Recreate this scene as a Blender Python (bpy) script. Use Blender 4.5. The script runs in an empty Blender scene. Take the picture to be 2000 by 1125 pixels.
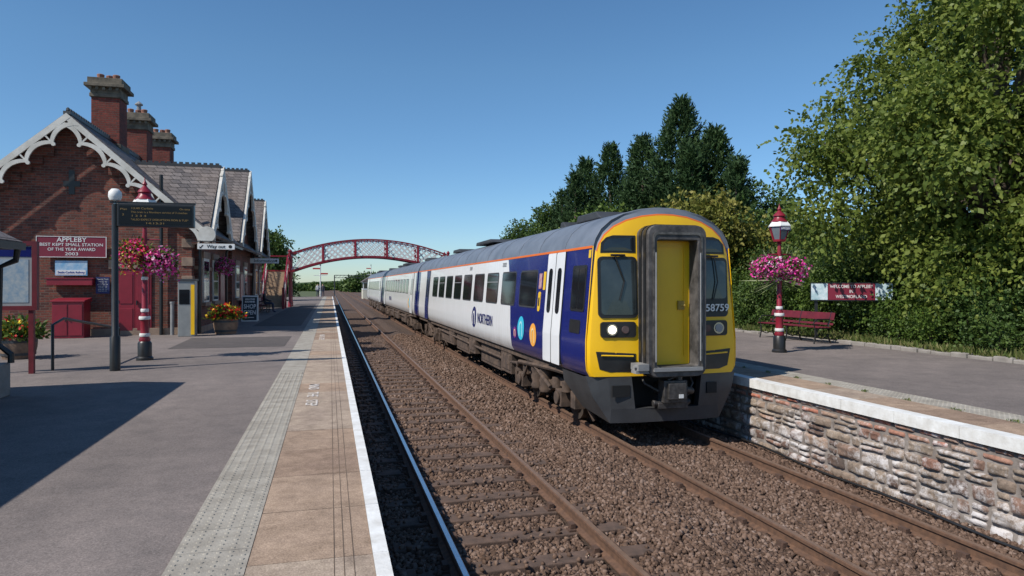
import bpy, bmesh, math, random
import numpy as np
from mathutils import Vector, Matrix, Euler
from mathutils import noise as mn
random.seed(5); rng=np.random.default_rng(5)
S=bpy.context.scene; COL=S.collection
R=math.radians
F=1333.0; TH=math.atan(355/F); SN=math.sin(TH); CS=math.cos(TH); CZ=2.5
def gp(px,py,z=0.9):
    d=F*(CZ-z)/(py-556.0); r=(px-1000)/F*d
    return (r*CS+d*SN, -r*SN+d*CS)
def xat(px,Y):
    t=(px-1000)/F
    return Y*(SN+t*CS)/(CS-t*SN)
# ---------------------------------------------------------------- materials
MATS={}
def newmat(name):
    m=bpy.data.materials.new(name); m.use_nodes=True
    nt=m.node_tree; p=nt.nodes['Principled BSDF']
    return m,nt,p
def c4(c): return (c[0],c[1],c[2],1)
def noise(nt,vec,scale,detail=6,rough=.6):
    n=nt.nodes.new('ShaderNodeTexNoise'); n.inputs['Scale'].default_value=scale
    n.inputs['Detail'].default_value=detail; n.inputs['Roughness'].default_value=rough
    nt.links.new(vec,n.inputs['Vector']); return n.outputs['Fac']
def ramp(nt,fac,stops):
    r=nt.nodes.new('ShaderNodeValToRGB'); nt.links.new(fac,r.inputs[0])
    e=r.color_ramp.elements
    while len(e)<len(stops): e.new(.5)
    for i,(p,c) in enumerate(stops): e[i].position=p; e[i].color=c4(c)
    return r.outputs[0]
def mixc(nt,fac,a,b,bt='MIX'):
    n=nt.nodes.new('ShaderNodeMix'); n.data_type='RGBA'; n.blend_type=bt
    for s,v in ((n.inputs[0],fac),(n.inputs[6],a),(n.inputs[7],b)):
        if isinstance(v,(int,float)): s.default_value=v
        elif isinstance(v,tuple): s.default_value=c4(v)
        else: nt.links.new(v,s)
    return n.outputs[2]
def mth(nt,op,a,b=0.0,clamp=False):
    n=nt.nodes.new('ShaderNodeMath'); n.operation=op; n.use_clamp=clamp
    for s,v in ((n.inputs[0],a),(n.inputs[1],b)):
        if isinstance(v,(int,float)): s.default_value=v
        else: nt.links.new(v,s)
    return n.outputs[0]
def bumpn(nt,p,h,strength,dist=.02):
    b=nt.nodes.new('ShaderNodeBump'); b.inputs['Strength'].default_value=strength; b.inputs['Distance'].default_value=dist
    nt.links.new(h,b.inputs['Height']); nt.links.new(b.outputs[0],p.inputs['Normal'])
def objc(nt):
    return nt.nodes.new('ShaderNodeTexCoord').outputs['Object']
def M(name,c1,c2=None,scale=4,rough=.7,bump=0,bscale=60,metal=0,spec=.5,dist=.01,emit=0):
    if name in MATS: return MATS[name]
    m,nt,p=newmat(name); MATS[name]=m
    if c2 is None: c2=tuple(x*.8 for x in c1)
    v=objc(nt); f=noise(nt,v,scale)
    col=ramp(nt,f,[(.32,c2),(.68,c1)])
    nt.links.new(col,p.inputs['Base Color'])
    p.inputs['Roughness'].default_value=rough; p.inputs['Metallic'].default_value=metal
    p.inputs['Specular IOR Level'].default_value=spec
    if bump: bumpn(nt,p,noise(nt,v,bscale,4),bump,dist)
    if emit:
        p.inputs['Emission Color'].default_value=c4(c1); p.inputs['Emission Strength'].default_value=emit
    return m
def brickmat(name,c1,c2,c3,mortar,bw,rh,ms=.008,bump=.6,rough=.85,offs=.5,noisescale=1.2):
    m,nt,p=newmat(name); MATS[name]=m
    v=objc(nt); sx=nt.nodes.new('ShaderNodeSeparateXYZ'); nt.links.new(v,sx.inputs[0])
    a=mth(nt,'ADD',sx.outputs[0],sx.outputs[1])
    cb=nt.nodes.new('ShaderNodeCombineXYZ'); nt.links.new(a,cb.inputs[0]); nt.links.new(sx.outputs[2],cb.inputs[1])
    b=nt.nodes.new('ShaderNodeTexBrick'); nt.links.new(cb.outputs[0],b.inputs['Vector'])
    b.offset=offs; b.inputs['Scale'].default_value=1; b.inputs['Brick Width'].default_value=bw; b.inputs['Row Height'].default_value=rh
    b.inputs['Mortar Size'].default_value=ms; b.inputs['Mortar Smooth'].default_value=.2; b.inputs['Bias'].default_value=-.1
    b.inputs['Color1'].default_value=c4(c1); b.inputs['Color2'].default_value=c4(c2); b.inputs['Mortar'].default_value=c4(mortar)
    f=noise(nt,v,noisescale,5); g=ramp(nt,f,[(.35,(.0,.0,.0)),(.7,(1,1,1))])
    sep=nt.nodes.new('ShaderNodeRGBToBW'); nt.links.new(g,sep.inputs[0])
    col=mixc(nt,mth(nt,'MULTIPLY',sep.outputs[0],.45),b.outputs['Color'],c3)
    f2=noise(nt,v,14,6,.7)
    col=mixc(nt,.6,col,ramp(nt,f2,[(.3,(.45,.45,.45)),(.7,(1.35,1.35,1.35))]),'MULTIPLY')
    nt.links.new(col,p.inputs['Base Color']); p.inputs['Roughness'].default_value=rough
    p.inputs['Specular IOR Level'].default_value=.25
    h=mth(nt,'ADD',mth(nt,'MULTIPLY',b.outputs['Fac'],-1.0),mth(nt,'MULTIPLY',noise(nt,v,50,4),.6))
    bumpn(nt,p,h,bump,.012)
    return m
def rndmat(name,stops,rough=.8,noisescale=1.0,amp=.5,trans=0,spec=.3,bump=0,white=0):
    m,nt,p=newmat(name); MATS[name]=m
    a=nt.nodes.new('ShaderNodeAttribute'); a.attribute_name='rnd'
    v=objc(nt); f=noise(nt,v,noisescale,4)
    t=mth(nt,'ADD',mth(nt,'MULTIPLY',a.outputs['Fac'],1-amp),mth(nt,'MULTIPLY',mth(nt,'SUBTRACT',f,.25),amp*2),True)
    col=ramp(nt,t,stops)
    if white:
        col=mixc(nt,.7,col,ramp(nt,noise(nt,v,16,7,.75),[(.3,(.3,.3,.3)),(.7,(1.4,1.4,1.4))]),'MULTIPLY')
        dk=mth(nt,'MULTIPLY',mth(nt,'SUBTRACT',noise(nt,v,2.1,6,.7),.53),7,True)
        col=mixc(nt,mth(nt,'MULTIPLY',dk,.6),col,(.085,.075,.068))
        w=noise(nt,v,7,8,.8); w2=noise(nt,v,1.1,3)
        ww=mth(nt,'MULTIPLY',mth(nt,'SUBTRACT',mth(nt,'ADD',mth(nt,'MULTIPLY',w,.7),mth(nt,'MULTIPLY',w2,.5)),.572),8,True)
        col=mixc(nt,mth(nt,'MULTIPLY',ww,white),col,(.62,.59,.58))
    nt.links.new(col,p.inputs['Base Color']); p.inputs['Roughness'].default_value=rough
    p.inputs['Specular IOR Level'].default_value=spec
    if bump: bumpn(nt,p,noise(nt,v,35,6,.7),bump,.012)
    if trans:
        tr=nt.nodes.new('ShaderNodeBsdfTranslucent'); nt.links.new(col,tr.inputs[0])
        mx=nt.nodes.new('ShaderNodeMixShader'); mx.inputs[0].default_value=trans
        out=nt.nodes['Material Output']
        nt.links.new(p.outputs[0],mx.inputs[1]); nt.links.new(tr.outputs[0],mx.inputs[2]); nt.links.new(mx.outputs[0],out.inputs[0])
    return m
MAROON=M('maroon paint',(.26,.014,.03),(.19,.011,.022),3,.4)
MAROOND=M('dark maroon bench paint',(.16,.014,.024),(.10,.010,.016),5,.5)
BLACK=M('black paint',(.012,.012,.013),(.02,.02,.02),5,.4)
WHITE=M('white paint',(.78,.78,.76),(.64,.63,.60),3,.5,.2)
CREAM=M('cream paint',(.70,.67,.61),(.50,.47,.41),3,.6,.2)
GLASS=M('dark glass',(.012,.015,.018),(.01,.012,.015),2,.06,spec=.8)
GREY=M('grey metal',(.28,.28,.28),(.2,.2,.2),4,.5)
DKGREY=M('dark grey paint',(.055,.057,.06),(.035,.035,.037),3,.5,.2,40)
YELLOW=M('yellow paint',(.90,.53,.010),(.80,.45,.012),1.2,.33)
STONE=M('sandstone trim',(.34,.24,.17),(.19,.13,.10),3,.85,.5,40)
CONC=M('concrete',(.33,.30,.27),(.2,.18,.16),3,.9,.5,60)
RUSTY=M('brake dust brown',(.135,.09,.064),(.045,.032,.026),5,.9,.5,60)
NAVY=M('navy paint',(.012,.018,.13),(.01,.015,.11),2,.25)
LTWHITE=M('carriage white',(.80,.80,.80),(.70,.71,.72),1.2,.28)
ORANGE=M('orange line',(.75,.16,.02),(.7,.15,.02),2,.4)
BRICK=brickmat('red brick',(.29,.085,.055),(.10,.042,.035),(.04,.026,.026),(.17,.13,.105),.235,.078,.010)
BRICK2=brickmat('chimney brick',(.26,.055,.04),(.13,.036,.03),(.06,.026,.022),(.12,.085,.07),.235,.078,.009)
SLATE=brickmat('roof slates',(.20,.175,.168),(.085,.078,.082),(.24,.18,.145),(.02,.02,.02),.30,.15,.010,.9,.65,noisescale=.7)
# ---------------------------------------------------------------- mesh helpers
class MB:
    def __init__(s): s.v=[];s.f=[];s.m=[]
    def add(s,vs,fs,m=0):
        o=len(s.v); s.v+=[tuple(v) for v in vs]; s.f+=[tuple(i+o for i in f) for f in fs]; s.m+=[m]*len(fs); return s
    def box(s,x0,x1,y0,y1,z0,z1,m=0):
        return s.add([(x0,y0,z0),(x1,y0,z0),(x1,y1,z0),(x0,y1,z0),(x0,y0,z1),(x1,y0,z1),(x1,y1,z1),(x0,y1,z1)],
            [(0,3,2,1),(4,5,6,7),(0,1,5,4),(1,2,6,5),(2,3,7,6),(3,0,4,7)],m)
    def prism(s,poly,ax,a0,a1,m=0):
        def P(a,p):
            return {'x':(a,p[0],p[1]),'y':(p[0],a,p[1]),'z':(p[0],p[1],a)}[ax]
        n=len(poly); vs=[P(a0,p) for p in poly]+[P(a1,p) for p in poly]
        return s.add(vs,[(i,(i+1)%n,n+(i+1)%n,n+i) for i in range(n)]+[tuple(range(n))[::-1],tuple(range(n,2*n))],m)
    def beam(s,p,q,w,h,m=0):
        p=Vector(p);q=Vector(q);d=(q-p).normalized()
        up=Vector((0,0,1)) if abs(d.z)<.95 else Vector((0,1,0))
        a=d.cross(up).normalized()*w/2; b=a.cross(d).normalized()*h/2
        vs=[p-a-b,p+a-b,p+a+b,p-a+b,q-a-b,q+a-b,q+a+b,q-a+b]
        return s.add(vs,[(0,3,2,1),(4,5,6,7),(0,1,5,4),(1,2,6,5),(2,3,7,6),(3,0,4,7)],m)
    def tube(s,pts,r,n=8,m=0):
        pts=[Vector(p) for p in pts]; k=len(pts)
        rs=r if isinstance(r,(list,tuple)) else [r]*k
        vs=[];ref=None
        for i,p in enumerate(pts):
            d=(pts[min(i+1,k-1)]-pts[max(i-1,0)]).normalized()
            if ref is None: ref=Vector((0,0,1)) if abs(d.z)<.9 else Vector((1,0,0))
            a=d.cross(ref)
            if a.length<1e-4: a=d.cross(Vector((0,1,0)))
            a.normalize(); b=a.cross(d).normalized()
            for j in range(n):
                t=2*math.pi*j/n; vs.append(p+(a*math.cos(t)+b*math.sin(t))*rs[i])
        fs=[(i*n+j,i*n+(j+1)%n,(i+1)*n+(j+1)%n,(i+1)*n+j) for i in range(k-1) for j in range(n)]
        fs+=[tuple(range(n))[::-1],tuple(range((k-1)*n,k*n))]
        return s.add(vs,fs,m)
    def lathe(s,prof,n=16,m=0,c=(0,0,0),rot=0):
        vs=[]
        for (r,z) in prof:
            for j in range(n):
                t=2*math.pi*j/n+rot; vs.append((c[0]+r*math.cos(t),c[1]+r*math.sin(t),c[2]+z))
        k=len(prof)
        fs=[(i*n+j,i*n+(j+1)%n,(i+1)*n+(j+1)%n,(i+1)*n+j) for i in range(k-1) for j in range(n)]
        fs+=[tuple(range(n))[::-1],tuple(range((k-1)*n,k*n))]
        return s.add(vs,fs,m)
    def build(s,name,mats,parent=None,smooth=0,bevel=0,recalc=True):
        me=bpy.data.meshes.new(name); me.from_pydata(s.v,[],s.f)
        if not isinstance(mats,(list,tuple)): mats=[mats]
        for m in mats: me.materials.append(m)
        me.polygons.foreach_set('material_index',s.m)
        if recalc:
            b=bmesh.new(); b.from_mesh(me); bmesh.ops.recalc_face_normals(b,faces=b.faces); b.to_mesh(me); b.free()
        if smooth:
            me.polygons.foreach_set('use_smooth',[True]*len(me.polygons)); me.set_sharp_from_angle(angle=R(smooth))
        o=bpy.data.objects.new(name,me); COL.objects.link(o)
        if parent: o.parent=parent
        if bevel:
            bv=o.modifiers.new('b','BEVEL'); bv.width=bevel; bv.segments=2; bv.limit_method='ANGLE'; bv.angle_limit=R(40)
        return o
def npmesh(name,V,Fa,mat,parent=None,rnd=None,smooth=False):
    V=np.asarray(V,dtype=np.float32).reshape(-1,3); Fa=np.asarray(Fa,dtype=np.int32); n,k=Fa.shape
    me=bpy.data.meshes.new(name); me.vertices.add(len(V)); me.vertices.foreach_set('co',V.ravel())
    me.loops.add(n*k); me.loops.foreach_set('vertex_index',Fa.ravel())
    me.polygons.add(n); me.polygons.foreach_set('loop_start',np.arange(0,n*k,k,dtype=np.int32))
    try: me.polygons.foreach_set('loop_total',np.full(n,k,dtype=np.int32))
    except Exception: pass
    if smooth: me.polygons.foreach_set('use_smooth',np.ones(n,dtype=bool))
    me.update(calc_edges=True); me.validate()
    if rnd is not None and len(me.polygons)==len(rnd):
        a=me.attributes.new('rnd','FLOAT','FACE'); a.data.foreach_set('value',np.asarray(rnd,dtype=np.float32))
    me.materials.append(mat)
    o=bpy.data.objects.new(name,me); COL.objects.link(o)
    if parent: o.parent=parent
    return o
def tag(o,label=None,cat=None,group=None,kind=None):
    if label: o['label']=label
    if cat: o['category']=cat
    if group: o['group']=group
    if kind: o['kind']=kind
    return o
def thing(name,label,cat,loc=(0,0,0),rz=0,group=None,sc=1):
    o=bpy.data.objects.new(name,None); COL.objects.link(o); o.location=loc; o.rotation_euler=(0,0,rz); o.scale=(sc,)*3
    o.empty_display_size=.2
    return tag(o,label,cat,group)
def struct(o): o['kind']='structure'; return o
def text(s,size,loc,rot,mat,parent,name='lettering',align='CENTER',sx=1,bold=.0,width=None):
    cu=bpy.data.curves.new('t','FONT'); cu.body=s; cu.size=size; cu.align_x=align; cu.align_y='CENTER'; cu.extrude=.0015; cu.offset=bold; cu.resolution_u=3
    o=bpy.data.objects.new('t',cu); COL.objects.link(o)
    bpy.context.view_layer.update()
    me=bpy.data.meshes.new_from_object(o.evaluated_get(bpy.context.evaluated_depsgraph_get()))
    bpy.data.objects.remove(o)
    if width:
        xs=[v.co.x for v in me.vertices]; sx=width/(max(xs)-min(xs))
    me.transform(Matrix.Translation(loc) @ Euler(rot).to_matrix().to_4x4() @ Matrix.Diagonal((sx,1,1,1)))
    me.materials.clear(); me.materials.append(mat)
    ob=bpy.data.objects.new(name,me); COL.objects.link(ob)
    if parent: ob.parent=parent
    return ob
FY=(R(90),0,0); FNX=(R(90),0,R(-90))
def rr(u0,u1,z0,z1,r,n=4):
    pts=[]
    for (cx,cz,a0) in ((u1-r,z1-r,0),(u0+r,z1-r,90),(u0+r,z0+r,180),(u1-r,z0+r,270)):
        for i in range(n+1):
            t=R(a0+90*i/n); pts.append((cx+r*math.cos(t),cz+r*math.sin(t)))
    return pts
# ---------------------------------------------------------------- leaves
def unit(a): return a/np.maximum(np.linalg.norm(a,axis=-1,keepdims=True),1e-6)
def leafquads(pos,axis,l,w):
    n=len(pos); axis=unit(axis); side=unit(np.cross(axis,unit(rng.normal(size=(n,3)))))
    l=l[:,None]; w=w[:,None]
    V=np.stack([pos,pos+axis*l*.5+side*w,pos+axis*l,pos+axis*l*.5-side*w],axis=1).reshape(-1,3)
    return V,np.arange(4*n).reshape(n,4)
def twigs(starts,dirs,L,K,size,asp=.3,droop=.3,spread=.9):
    N=len(starts); t=np.tile(np.linspace(.05,1,K),(N,1))+rng.uniform(-.05,.05,(N,K))
    L=L[:,None] if isinstance(L,np.ndarray) else L
    p=starts[:,None,:]+unit(dirs)[:,None,:]*(t*L)[:,:,None]
    p[:,:,2]-=droop*(t**2)*L
    p=p.reshape(-1,3)
    ax=np.repeat(unit(dirs),K,axis=0)+rng.normal(size=(N*K,3))*spread; ax[:,2]-=droop*.8
    l=size*rng.uniform(.6,1.3,N*K)
    V,Fa=leafquads(p,ax,l,l*asp)
    return V,Fa,np.repeat(rng.random(N),K)*.6+rng.random(N*K)*.4
def lobes_twigs(lobes,per,L,K,size,asp=.35,droop=.3,down=0.0):
    st=[];di=[]
    for (x,y,z,r) in lobes:
        n=max(6,int(per*r*r))
        d=unit(rng.normal(size=(n,3))); rad=r*rng.uniform(.25,1.0,(n,1))
        st.append(np.array([x,y,z])+d*rad*np.array([1,1,.8])); dd=d+rng.normal(size=(n,3))*.5; dd[:,2]-=down; di.append(dd)
    st=np.concatenate(st);di=np.concatenate(di)
    return twigs(st,di,L*rng.uniform(.5,1.3,len(st)),K,size,asp,droop)
BARK=M('bark',(.13,.10,.075),(.06,.048,.036),8,.95,.8,30)
LEAF_A=rndmat('broad leaves',[(0,(.030,.062,.010)),(.5,(.09,.15,.024)),(1,(.20,.26,.05))],.55,.6,.35,.3)
LEAF_B=rndmat('big tree leaves',[(0,(.045,.075,.014)),(.45,(.13,.18,.032)),(.8,(.25,.29,.06)),(1,(.38,.37,.12))],.5,.5,.35,.4)  # yellow-green foliage of the big tree, tones varied at random
LEAF_C=rndmat('conifer leaves',[(0,(.012,.030,.010)),(.6,(.036,.075,.022)),(1,(.085,.135,.035))],.7,.35,.4,.12)
LEAF_Y=rndmat('yellow green leaves',[(0,(.07,.10,.018)),(.5,(.19,.19,.035)),(1,(.38,.30,.08))],.6,.8,.4,.25)
LEAF_D=rndmat('dark shrub leaves',[(0,(.022,.048,.010)),(.5,(.065,.115,.024)),(1,(.16,.215,.05))],.55,1.0,.35,.25)
PINK=rndmat('pink flowers',[(0,(.55,.01,.20)),(.5,(.82,.05,.38)),(.76,(.85,.28,.55)),(.88,(.85,.8,.8)),(1,(.9,.88,.88))],.6,3,.2,.25)
MIXF=rndmat('mixed flowers',[(0,(.55,.01,.03)),(.3,(.7,.02,.10)),(.6,(.80,.04,.38)),(.76,(.8,.45,.03)),(.85,(.8,.65,.1)),(1,(.9,.85,.85))],.6,3,.15,.25)
REDF=rndmat('red and yellow flowers',[(0,(.6,.008,.015)),(.62,(.72,.02,.02)),(.68,(.8,.55,.03)),(1,(.85,.68,.05))],.6,3,.1,.2)
def broad_tree(name,label,cat,loc,H,rad,mat,n_l=26,per=60,size=.14,group=None,base=.3,K=9,down=.2,seed=1,L=.8,lr=(.20,.36),cone=0):
    rs=np.random.default_rng(seed)
    root=thing(name,label,cat,loc,0,group)
    lob=[]
    cz=H*(base+(1-base)*.5); rz=H*(1-base)*.5
    for i in range(n_l):
        d=rs.normal(size=3); d/=np.linalg.norm(d); q=rs.uniform(.3,1.0)**.6
        r=rad*rs.uniform(*lr)
        z=cz+d[2]*q*(rz-r*.5)
        if cone:
            z=H*base+(z-H*base)*(.45+.55*(z-H*base)/(H*(1-base)))
            k=1-cone*max(0,(z/H-.42)/.58); sx_=math.hypot(d[0],d[1]); q2=max(q,.55) if abs(d[2])<.6 else q
            lob.append((d[0]*q2*(rad-r*.6)*k,d[1]*q2*(rad-r*.6)*k,z,r))
        else: lob.append((d[0]*q*(rad-r*.6),d[1]*q*(rad-r*.6),z,r))
    V,Fa,r=lobes_twigs(lob,per,L,K,size,.34,.3,down)
    npmesh('crown',V,Fa,mat,root,r)
    t=MB(); t.tube([(0,0,-.2),(.05,0,H*base*.6),(-.05,.05,H*.55),(0,0,H*.85)],[rad*.07,rad*.055,rad*.035,.02],8)
    for (x,y,z,r) in lob[::2]:
        z0=max(H*base*.5,z*.5); t.tube([(0,0,z0),(x*.5,y*.5,(z0+z)*.5+.2),(x,y,z)],[rad*.028,rad*.018,.012],5)
    t.build('trunk',BARK,root,60)
    return root
def conifer(name,label,loc,H,Rd,seed,n=1500,group=None):
    rs=np.random.default_rng(seed); root=thing(name,label,'conifer tree',loc,0,group)
    leaders=[(0,0,H,Rd,1.0)]
    for k in range(5):
        a=rs.uniform(0,6.28); q=rs.uniform(.35,.7)*Rd; leaders.append((q*math.cos(a),q*math.sin(a),H*rs.uniform(.55,.9),Rd*rs.uniform(.38,.55),.34))
    VV=[];FF=[];RR=[];off=0; tr=MB()
    for (x0,y0,h_,r_,fr) in leaders:
        m_=int(n*fr)
        h=rs.random(m_)**1.0; a=rs.random(m_)*2*math.pi
        prof=(1-h)**.85*(.78+.24*np.sin(3*a+seed+h*5)*np.cos(h*17+seed)+rs.uniform(-.2,.25,m_))
        q=rs.uniform(.3,1,m_)**.5; rad=r_*prof*q
        st=np.stack([x0+rad*np.cos(a),y0+rad*np.sin(a),.3+h*(h_-.5)+rad*.10],1)
        di=np.stack([np.cos(a),np.sin(a),np.full(m_,.25)+h*1.8],1)+rs.normal(size=(m_,3))*.25
        V,Fa,r=twigs(st,di,rs.uniform(.5,1.4,m_)*(1.1-.5*h),13,.26,.15,.12,.5)
        VV.append(V);FF.append(Fa+off);RR.append(r);off+=len(V)
        tr.tube([(x0*.3,y0*.3,-.2),(x0,y0,h_*.5),(x0,y0,h_*.97)],[.2,.13,.02],7)
    npmesh('crown',np.concatenate(VV),np.concatenate(FF),LEAF_C,root,np.concatenate(RR))
    tr.build('trunk',BARK,root,60)
    return root
# ================================================================ ground, platforms, track
GR=M('field ground',(.055,.085,.022),(.09,.095,.035),.05,.95,.4,3)
struct(MB().box(-1500,1500,-60,3000,-.6,-.5).build('ground',GR))
hv=[];hf=[]
nx,ny=60,8
for j in range(ny):
    for i in range(nx):
        X=-900+1800*i/(nx-1); Y=420+j*140
        hv.append((X,Y,-2+(j/(ny-1))*9*(.7+.5*math.sin(X*.006+1)+.25*math.sin(X*.017+j))))
for j in range(ny-1):
    for i in range(nx-1): hf.append((j*nx+i,j*nx+i+1,(j+1)*nx+i+1,(j+1)*nx+i))
mb=MB(); mb.add(hv,hf); struct(mb.build('hills',M('far hills',(.045,.075,.03),(.07,.095,.04),.012,.95,spec=.1),None,80))
def zb(x):
    b2=1/(1+np.exp(-(x-4.15)*9))*1/(1+np.exp((x-6.45)*9))
    return -.222+.125*np.exp(-((x-3.57)/.42)**2)+.03*np.exp(-((x-6.6)/.25)**2)+.050*b2
BALL=rndmat('ballast stones',[(0,(.05,.032,.024)),(.4,(.125,.078,.055)),(.75,(.19,.125,.092)),(.94,(.26,.19,.155)),(1,(.42,.37,.33))],.9,.7,.25,0,.2,.5)
BALLB=M('ballast bed',(.14,.088,.064),(.045,.03,.022),26,.95,1.0,45,dist=.05)
xs=np.linspace(-3,12,121); ys=np.array([-8,0,20,60,120,250,600])
V=[(x,y,float(zb(x))) for y in ys for x in xs]; Fa=[(j*121+i,j*121+i+1,(j+1)*121+i+1,(j+1)*121+i) for j in range(6) for i in range(120)]
struct(npmesh('trackbed',V,Fa,BALLB,None,None,True))
def stones(n,x0,x1,y0,y1,smin,smax,pw=1.0):
    x=rng.uniform(x0,x1,n); y=y0+(y1-y0)*rng.random(n)**pw
    in_sl=(np.abs(x-1.88)<1.26)&(np.abs(((y+.35)%.7)-.35)<.13)
    keep=~(in_sl&(rng.random(n)>.07))
    rail=np.zeros(n,bool)
    for r in (1.13,2.63,4.51,6.01): rail|=np.abs(x-r)<.085
    keep&=~rail
    x=x[keep];y=y[keep];n=len(x)
    s=rng.uniform(smin,smax,n)
    cube=np.array([(-1,-1,-1),(1,-1,-1),(1,1,-1),(-1,1,-1),(-1,-1,1),(1,-1,1),(1,1,1),(-1,1,1)],float)
    V=cube[None]*(1+rng.uniform(-.45,.25,(n,8,3)))*.5
    V*=rng.uniform(.6,1.2,(n,1,3))
    Q,_=np.linalg.qr(rng.normal(size=(n,3,3)))
    V=np.einsum('nij,nkj->nki',Q,V)*s[:,None,None]
    z=zb(x)+s*.25+rng.uniform(-.012,.022,n)
    onsl=(np.abs(x-1.88)<1.26)&(np.abs(((y+.35)%.7)-.35)<.13); z=np.where(onsl,-.158+s*.22,z)
    V+=np.stack([x,y,z],1)[:,None,:]
    f=np.array([(0,3,2,1),(4,5,6,7),(0,1,5,4),(1,2,6,5),(2,3,7,6),(3,0,4,7)])
    return V.reshape(-1,3),(f[None]+8*np.arange(n)[:,None,None]).reshape(-1,4),np.repeat(rng.random(n),6)
parts=[stones(100000,.4,6.9,2.2,12,.024,.050,1.3),stones(36000,.4,6.9,12,36,.04,.065,1.3)]
V=np.concatenate([p[0] for p in parts]); off=np.cumsum([0]+[len(p[0]) for p in parts[:-1]])
Fa=np.concatenate([p[1]+o for p,o in zip(parts,off)]); rr_=np.concatenate([p[2] for p in parts])
tag(npmesh('ballast',V,Fa,BALL,None,rr_),'loose rusty brown stone ballast around the sleepers and rails','ballast',kind='stuff')
RAILRUST=M('rail rust',(.16,.085,.05),(.08,.045,.03),14,.85,.3,80)
RAILTOP=M('polished rail head',(.70,.72,.75),(.6,.6,.62),9,.25,metal=1)
RAILTOP2=M('dull rail head',(.26,.17,.12),(.20,.125,.085),9,.5,metal=.3)
SLEEP=M('sleeper',(.14,.088,.064),(.07,.047,.036),7,.9,.6,50)
CHAIR=M('rail chair iron',(.11,.06,.04),(.06,.036,.026),20,.9,.5,60)
def track(cx,label,tops,nsl,y0):
    t=thing('railway_track',label,'railway track',(cx,0,0))
    for s,tp in zip((-1,1),tops):
        x=s*.75
        poly=[(x-.07,-.155),(x+.07,-.155),(x+.07,-.14),(x+.012,-.12),(x+.012,-.045),(x+.034,-.035),(x+.034,-.006),(x+.026,0),(x-.026,0),(x-.034,-.006),(x-.034,-.035),(x-.012,-.045),(x-.012,-.12),(x-.07,-.14)]
        m=MB(); m.prism(poly,'y',-6,420,0); m.box(x-.024,x+.024,-6,420,.0005,.002,1)
        m.build('rail',[RAILRUST,tp],t)
    base=None
    mslp=MB().box(-1.27,1.27,-.125,.125,-.30,-.158)
    mch=MB().box(-.16,.16,-.085,.085,-.157,-.138).box(-.13,-.075,-.055,.055,-.138,-.085).box(.075,.13,-.055,.055,-.138,-.085)
    for q in (-.125,.125): mch.lathe([(.018,0),(.018,.03)],6,0,(q,.03*(1 if q>0 else -1),-.138))
    for i in range(nsl):
        if base is None:
            base=mslp.build('sleeper',SLEEP,t,0,.012); o=base
            for s in (-.75,.75):
                c=mch.build('rail_chair',CHAIR,o); c.location=(s,0,0)
            kids=list(base.children)
        else:
            o=base.copy(); COL.objects.link(o)
            if i<45:
                for k in kids:
                    c=k.copy(); COL.objects.link(c); c.parent=o
        o.location=(random.uniform(-.01,.01),y0+.7*i,0)
    return t
track(1.88,'empty near track with one bright polished rail beside the left platform edge',(RAILTOP,RAILTOP2),95,0)
track(5.26,'far track with duller rails carrying the train beside the right stone platform wall',(RAILTOP2,RAILTOP2),16,.35)
def asphalt(name,c1,c2,c3):
    m,nt,p=newmat(name); v=objc(nt)
    a=noise(nt,v,.3,5,.65); b=noise(nt,v,85,3,.8); c=noise(nt,v,2.2,8,.78)
    col=ramp(nt,a,[(.38,c2),(.62,c1)])
    col=mixc(nt,.6,col,ramp(nt,b,[(.3,(.3,.3,.3)),(.7,(1.6,1.6,1.6))]),'MULTIPLY')
    col=mixc(nt,.45,col,ramp(nt,c,[(.35,(.6,.6,.6)),(.7,(1.4,1.34,1.28))]),'MULTIPLY')
    vo=nt.nodes.new('ShaderNodeTexVoronoi'); vo.inputs['Scale'].default_value=48; nt.links.new(v,vo.inputs['Vector'])
    bw=nt.nodes.new('ShaderNodeRGBToBW'); nt.links.new(ramp(nt,vo.outputs['Distance'],[(0,(1,1,1)),(.25,(0,0,0))]),bw.inputs[0])
    col=mixc(nt,mth(nt,'MULTIPLY',bw.outputs[0],.4),col,c3)
    nt.links.new(col,p.inputs['Base Color']); p.inputs['Roughness'].default_value=.95; p.inputs['Specular IOR Level'].default_value=.15
    bumpn(nt,p,b,.7,.006); return m
ASPH=asphalt('platform asphalt',(.225,.192,.178),(.170,.147,.138),(.45,.40,.37))
ASPH2=asphalt('new asphalt patch',(.115,.102,.098),(.095,.085,.083),(.26,.24,.22))
struct(MB().box(-40,.28,-8,95,-.4,.9).build('platform',ASPH))
struct(MB().prism([(-3.9,18.6),(-1.15,18.6),(-1.15,22.2),(-4.0,22.2)],'z',.900,.904).build('asphalt_patch',ASPH2))
struct(MB().prism([(-2.9,28),(-1.1,27.8),(-1.1,60),(-2.7,60)],'z',.900,.9035).build('asphalt_patch',ASPH2))
def slabmat(name,a,b):
    m,nt,p=newmat(name); v=objc(nt)
    col=ramp(nt,noise(nt,v,1.7,6,.7),[(.35,b),(.65,a)])
    col=mixc(nt,.65,col,ramp(nt,noise(nt,v,75,3,.8),[(.3,(.4,.4,.4)),(.7,(1.5,1.5,1.5))]),'MULTIPLY')
    col=mixc(nt,.6,col,ramp(nt,noise(nt,v,6,8,.8),[(.35,(.55,.53,.5)),(.6,(1.2,1.2,1.2))]),'MULTIPLY')
    nt.links.new(col,p.inputs['Base Color']); p.inputs['Roughness'].default_value=.92; p.inputs['Specular IOR Level'].default_value=.2
    bumpn(nt,p,noise(nt,v,80,3),.5,.006); return m
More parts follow.
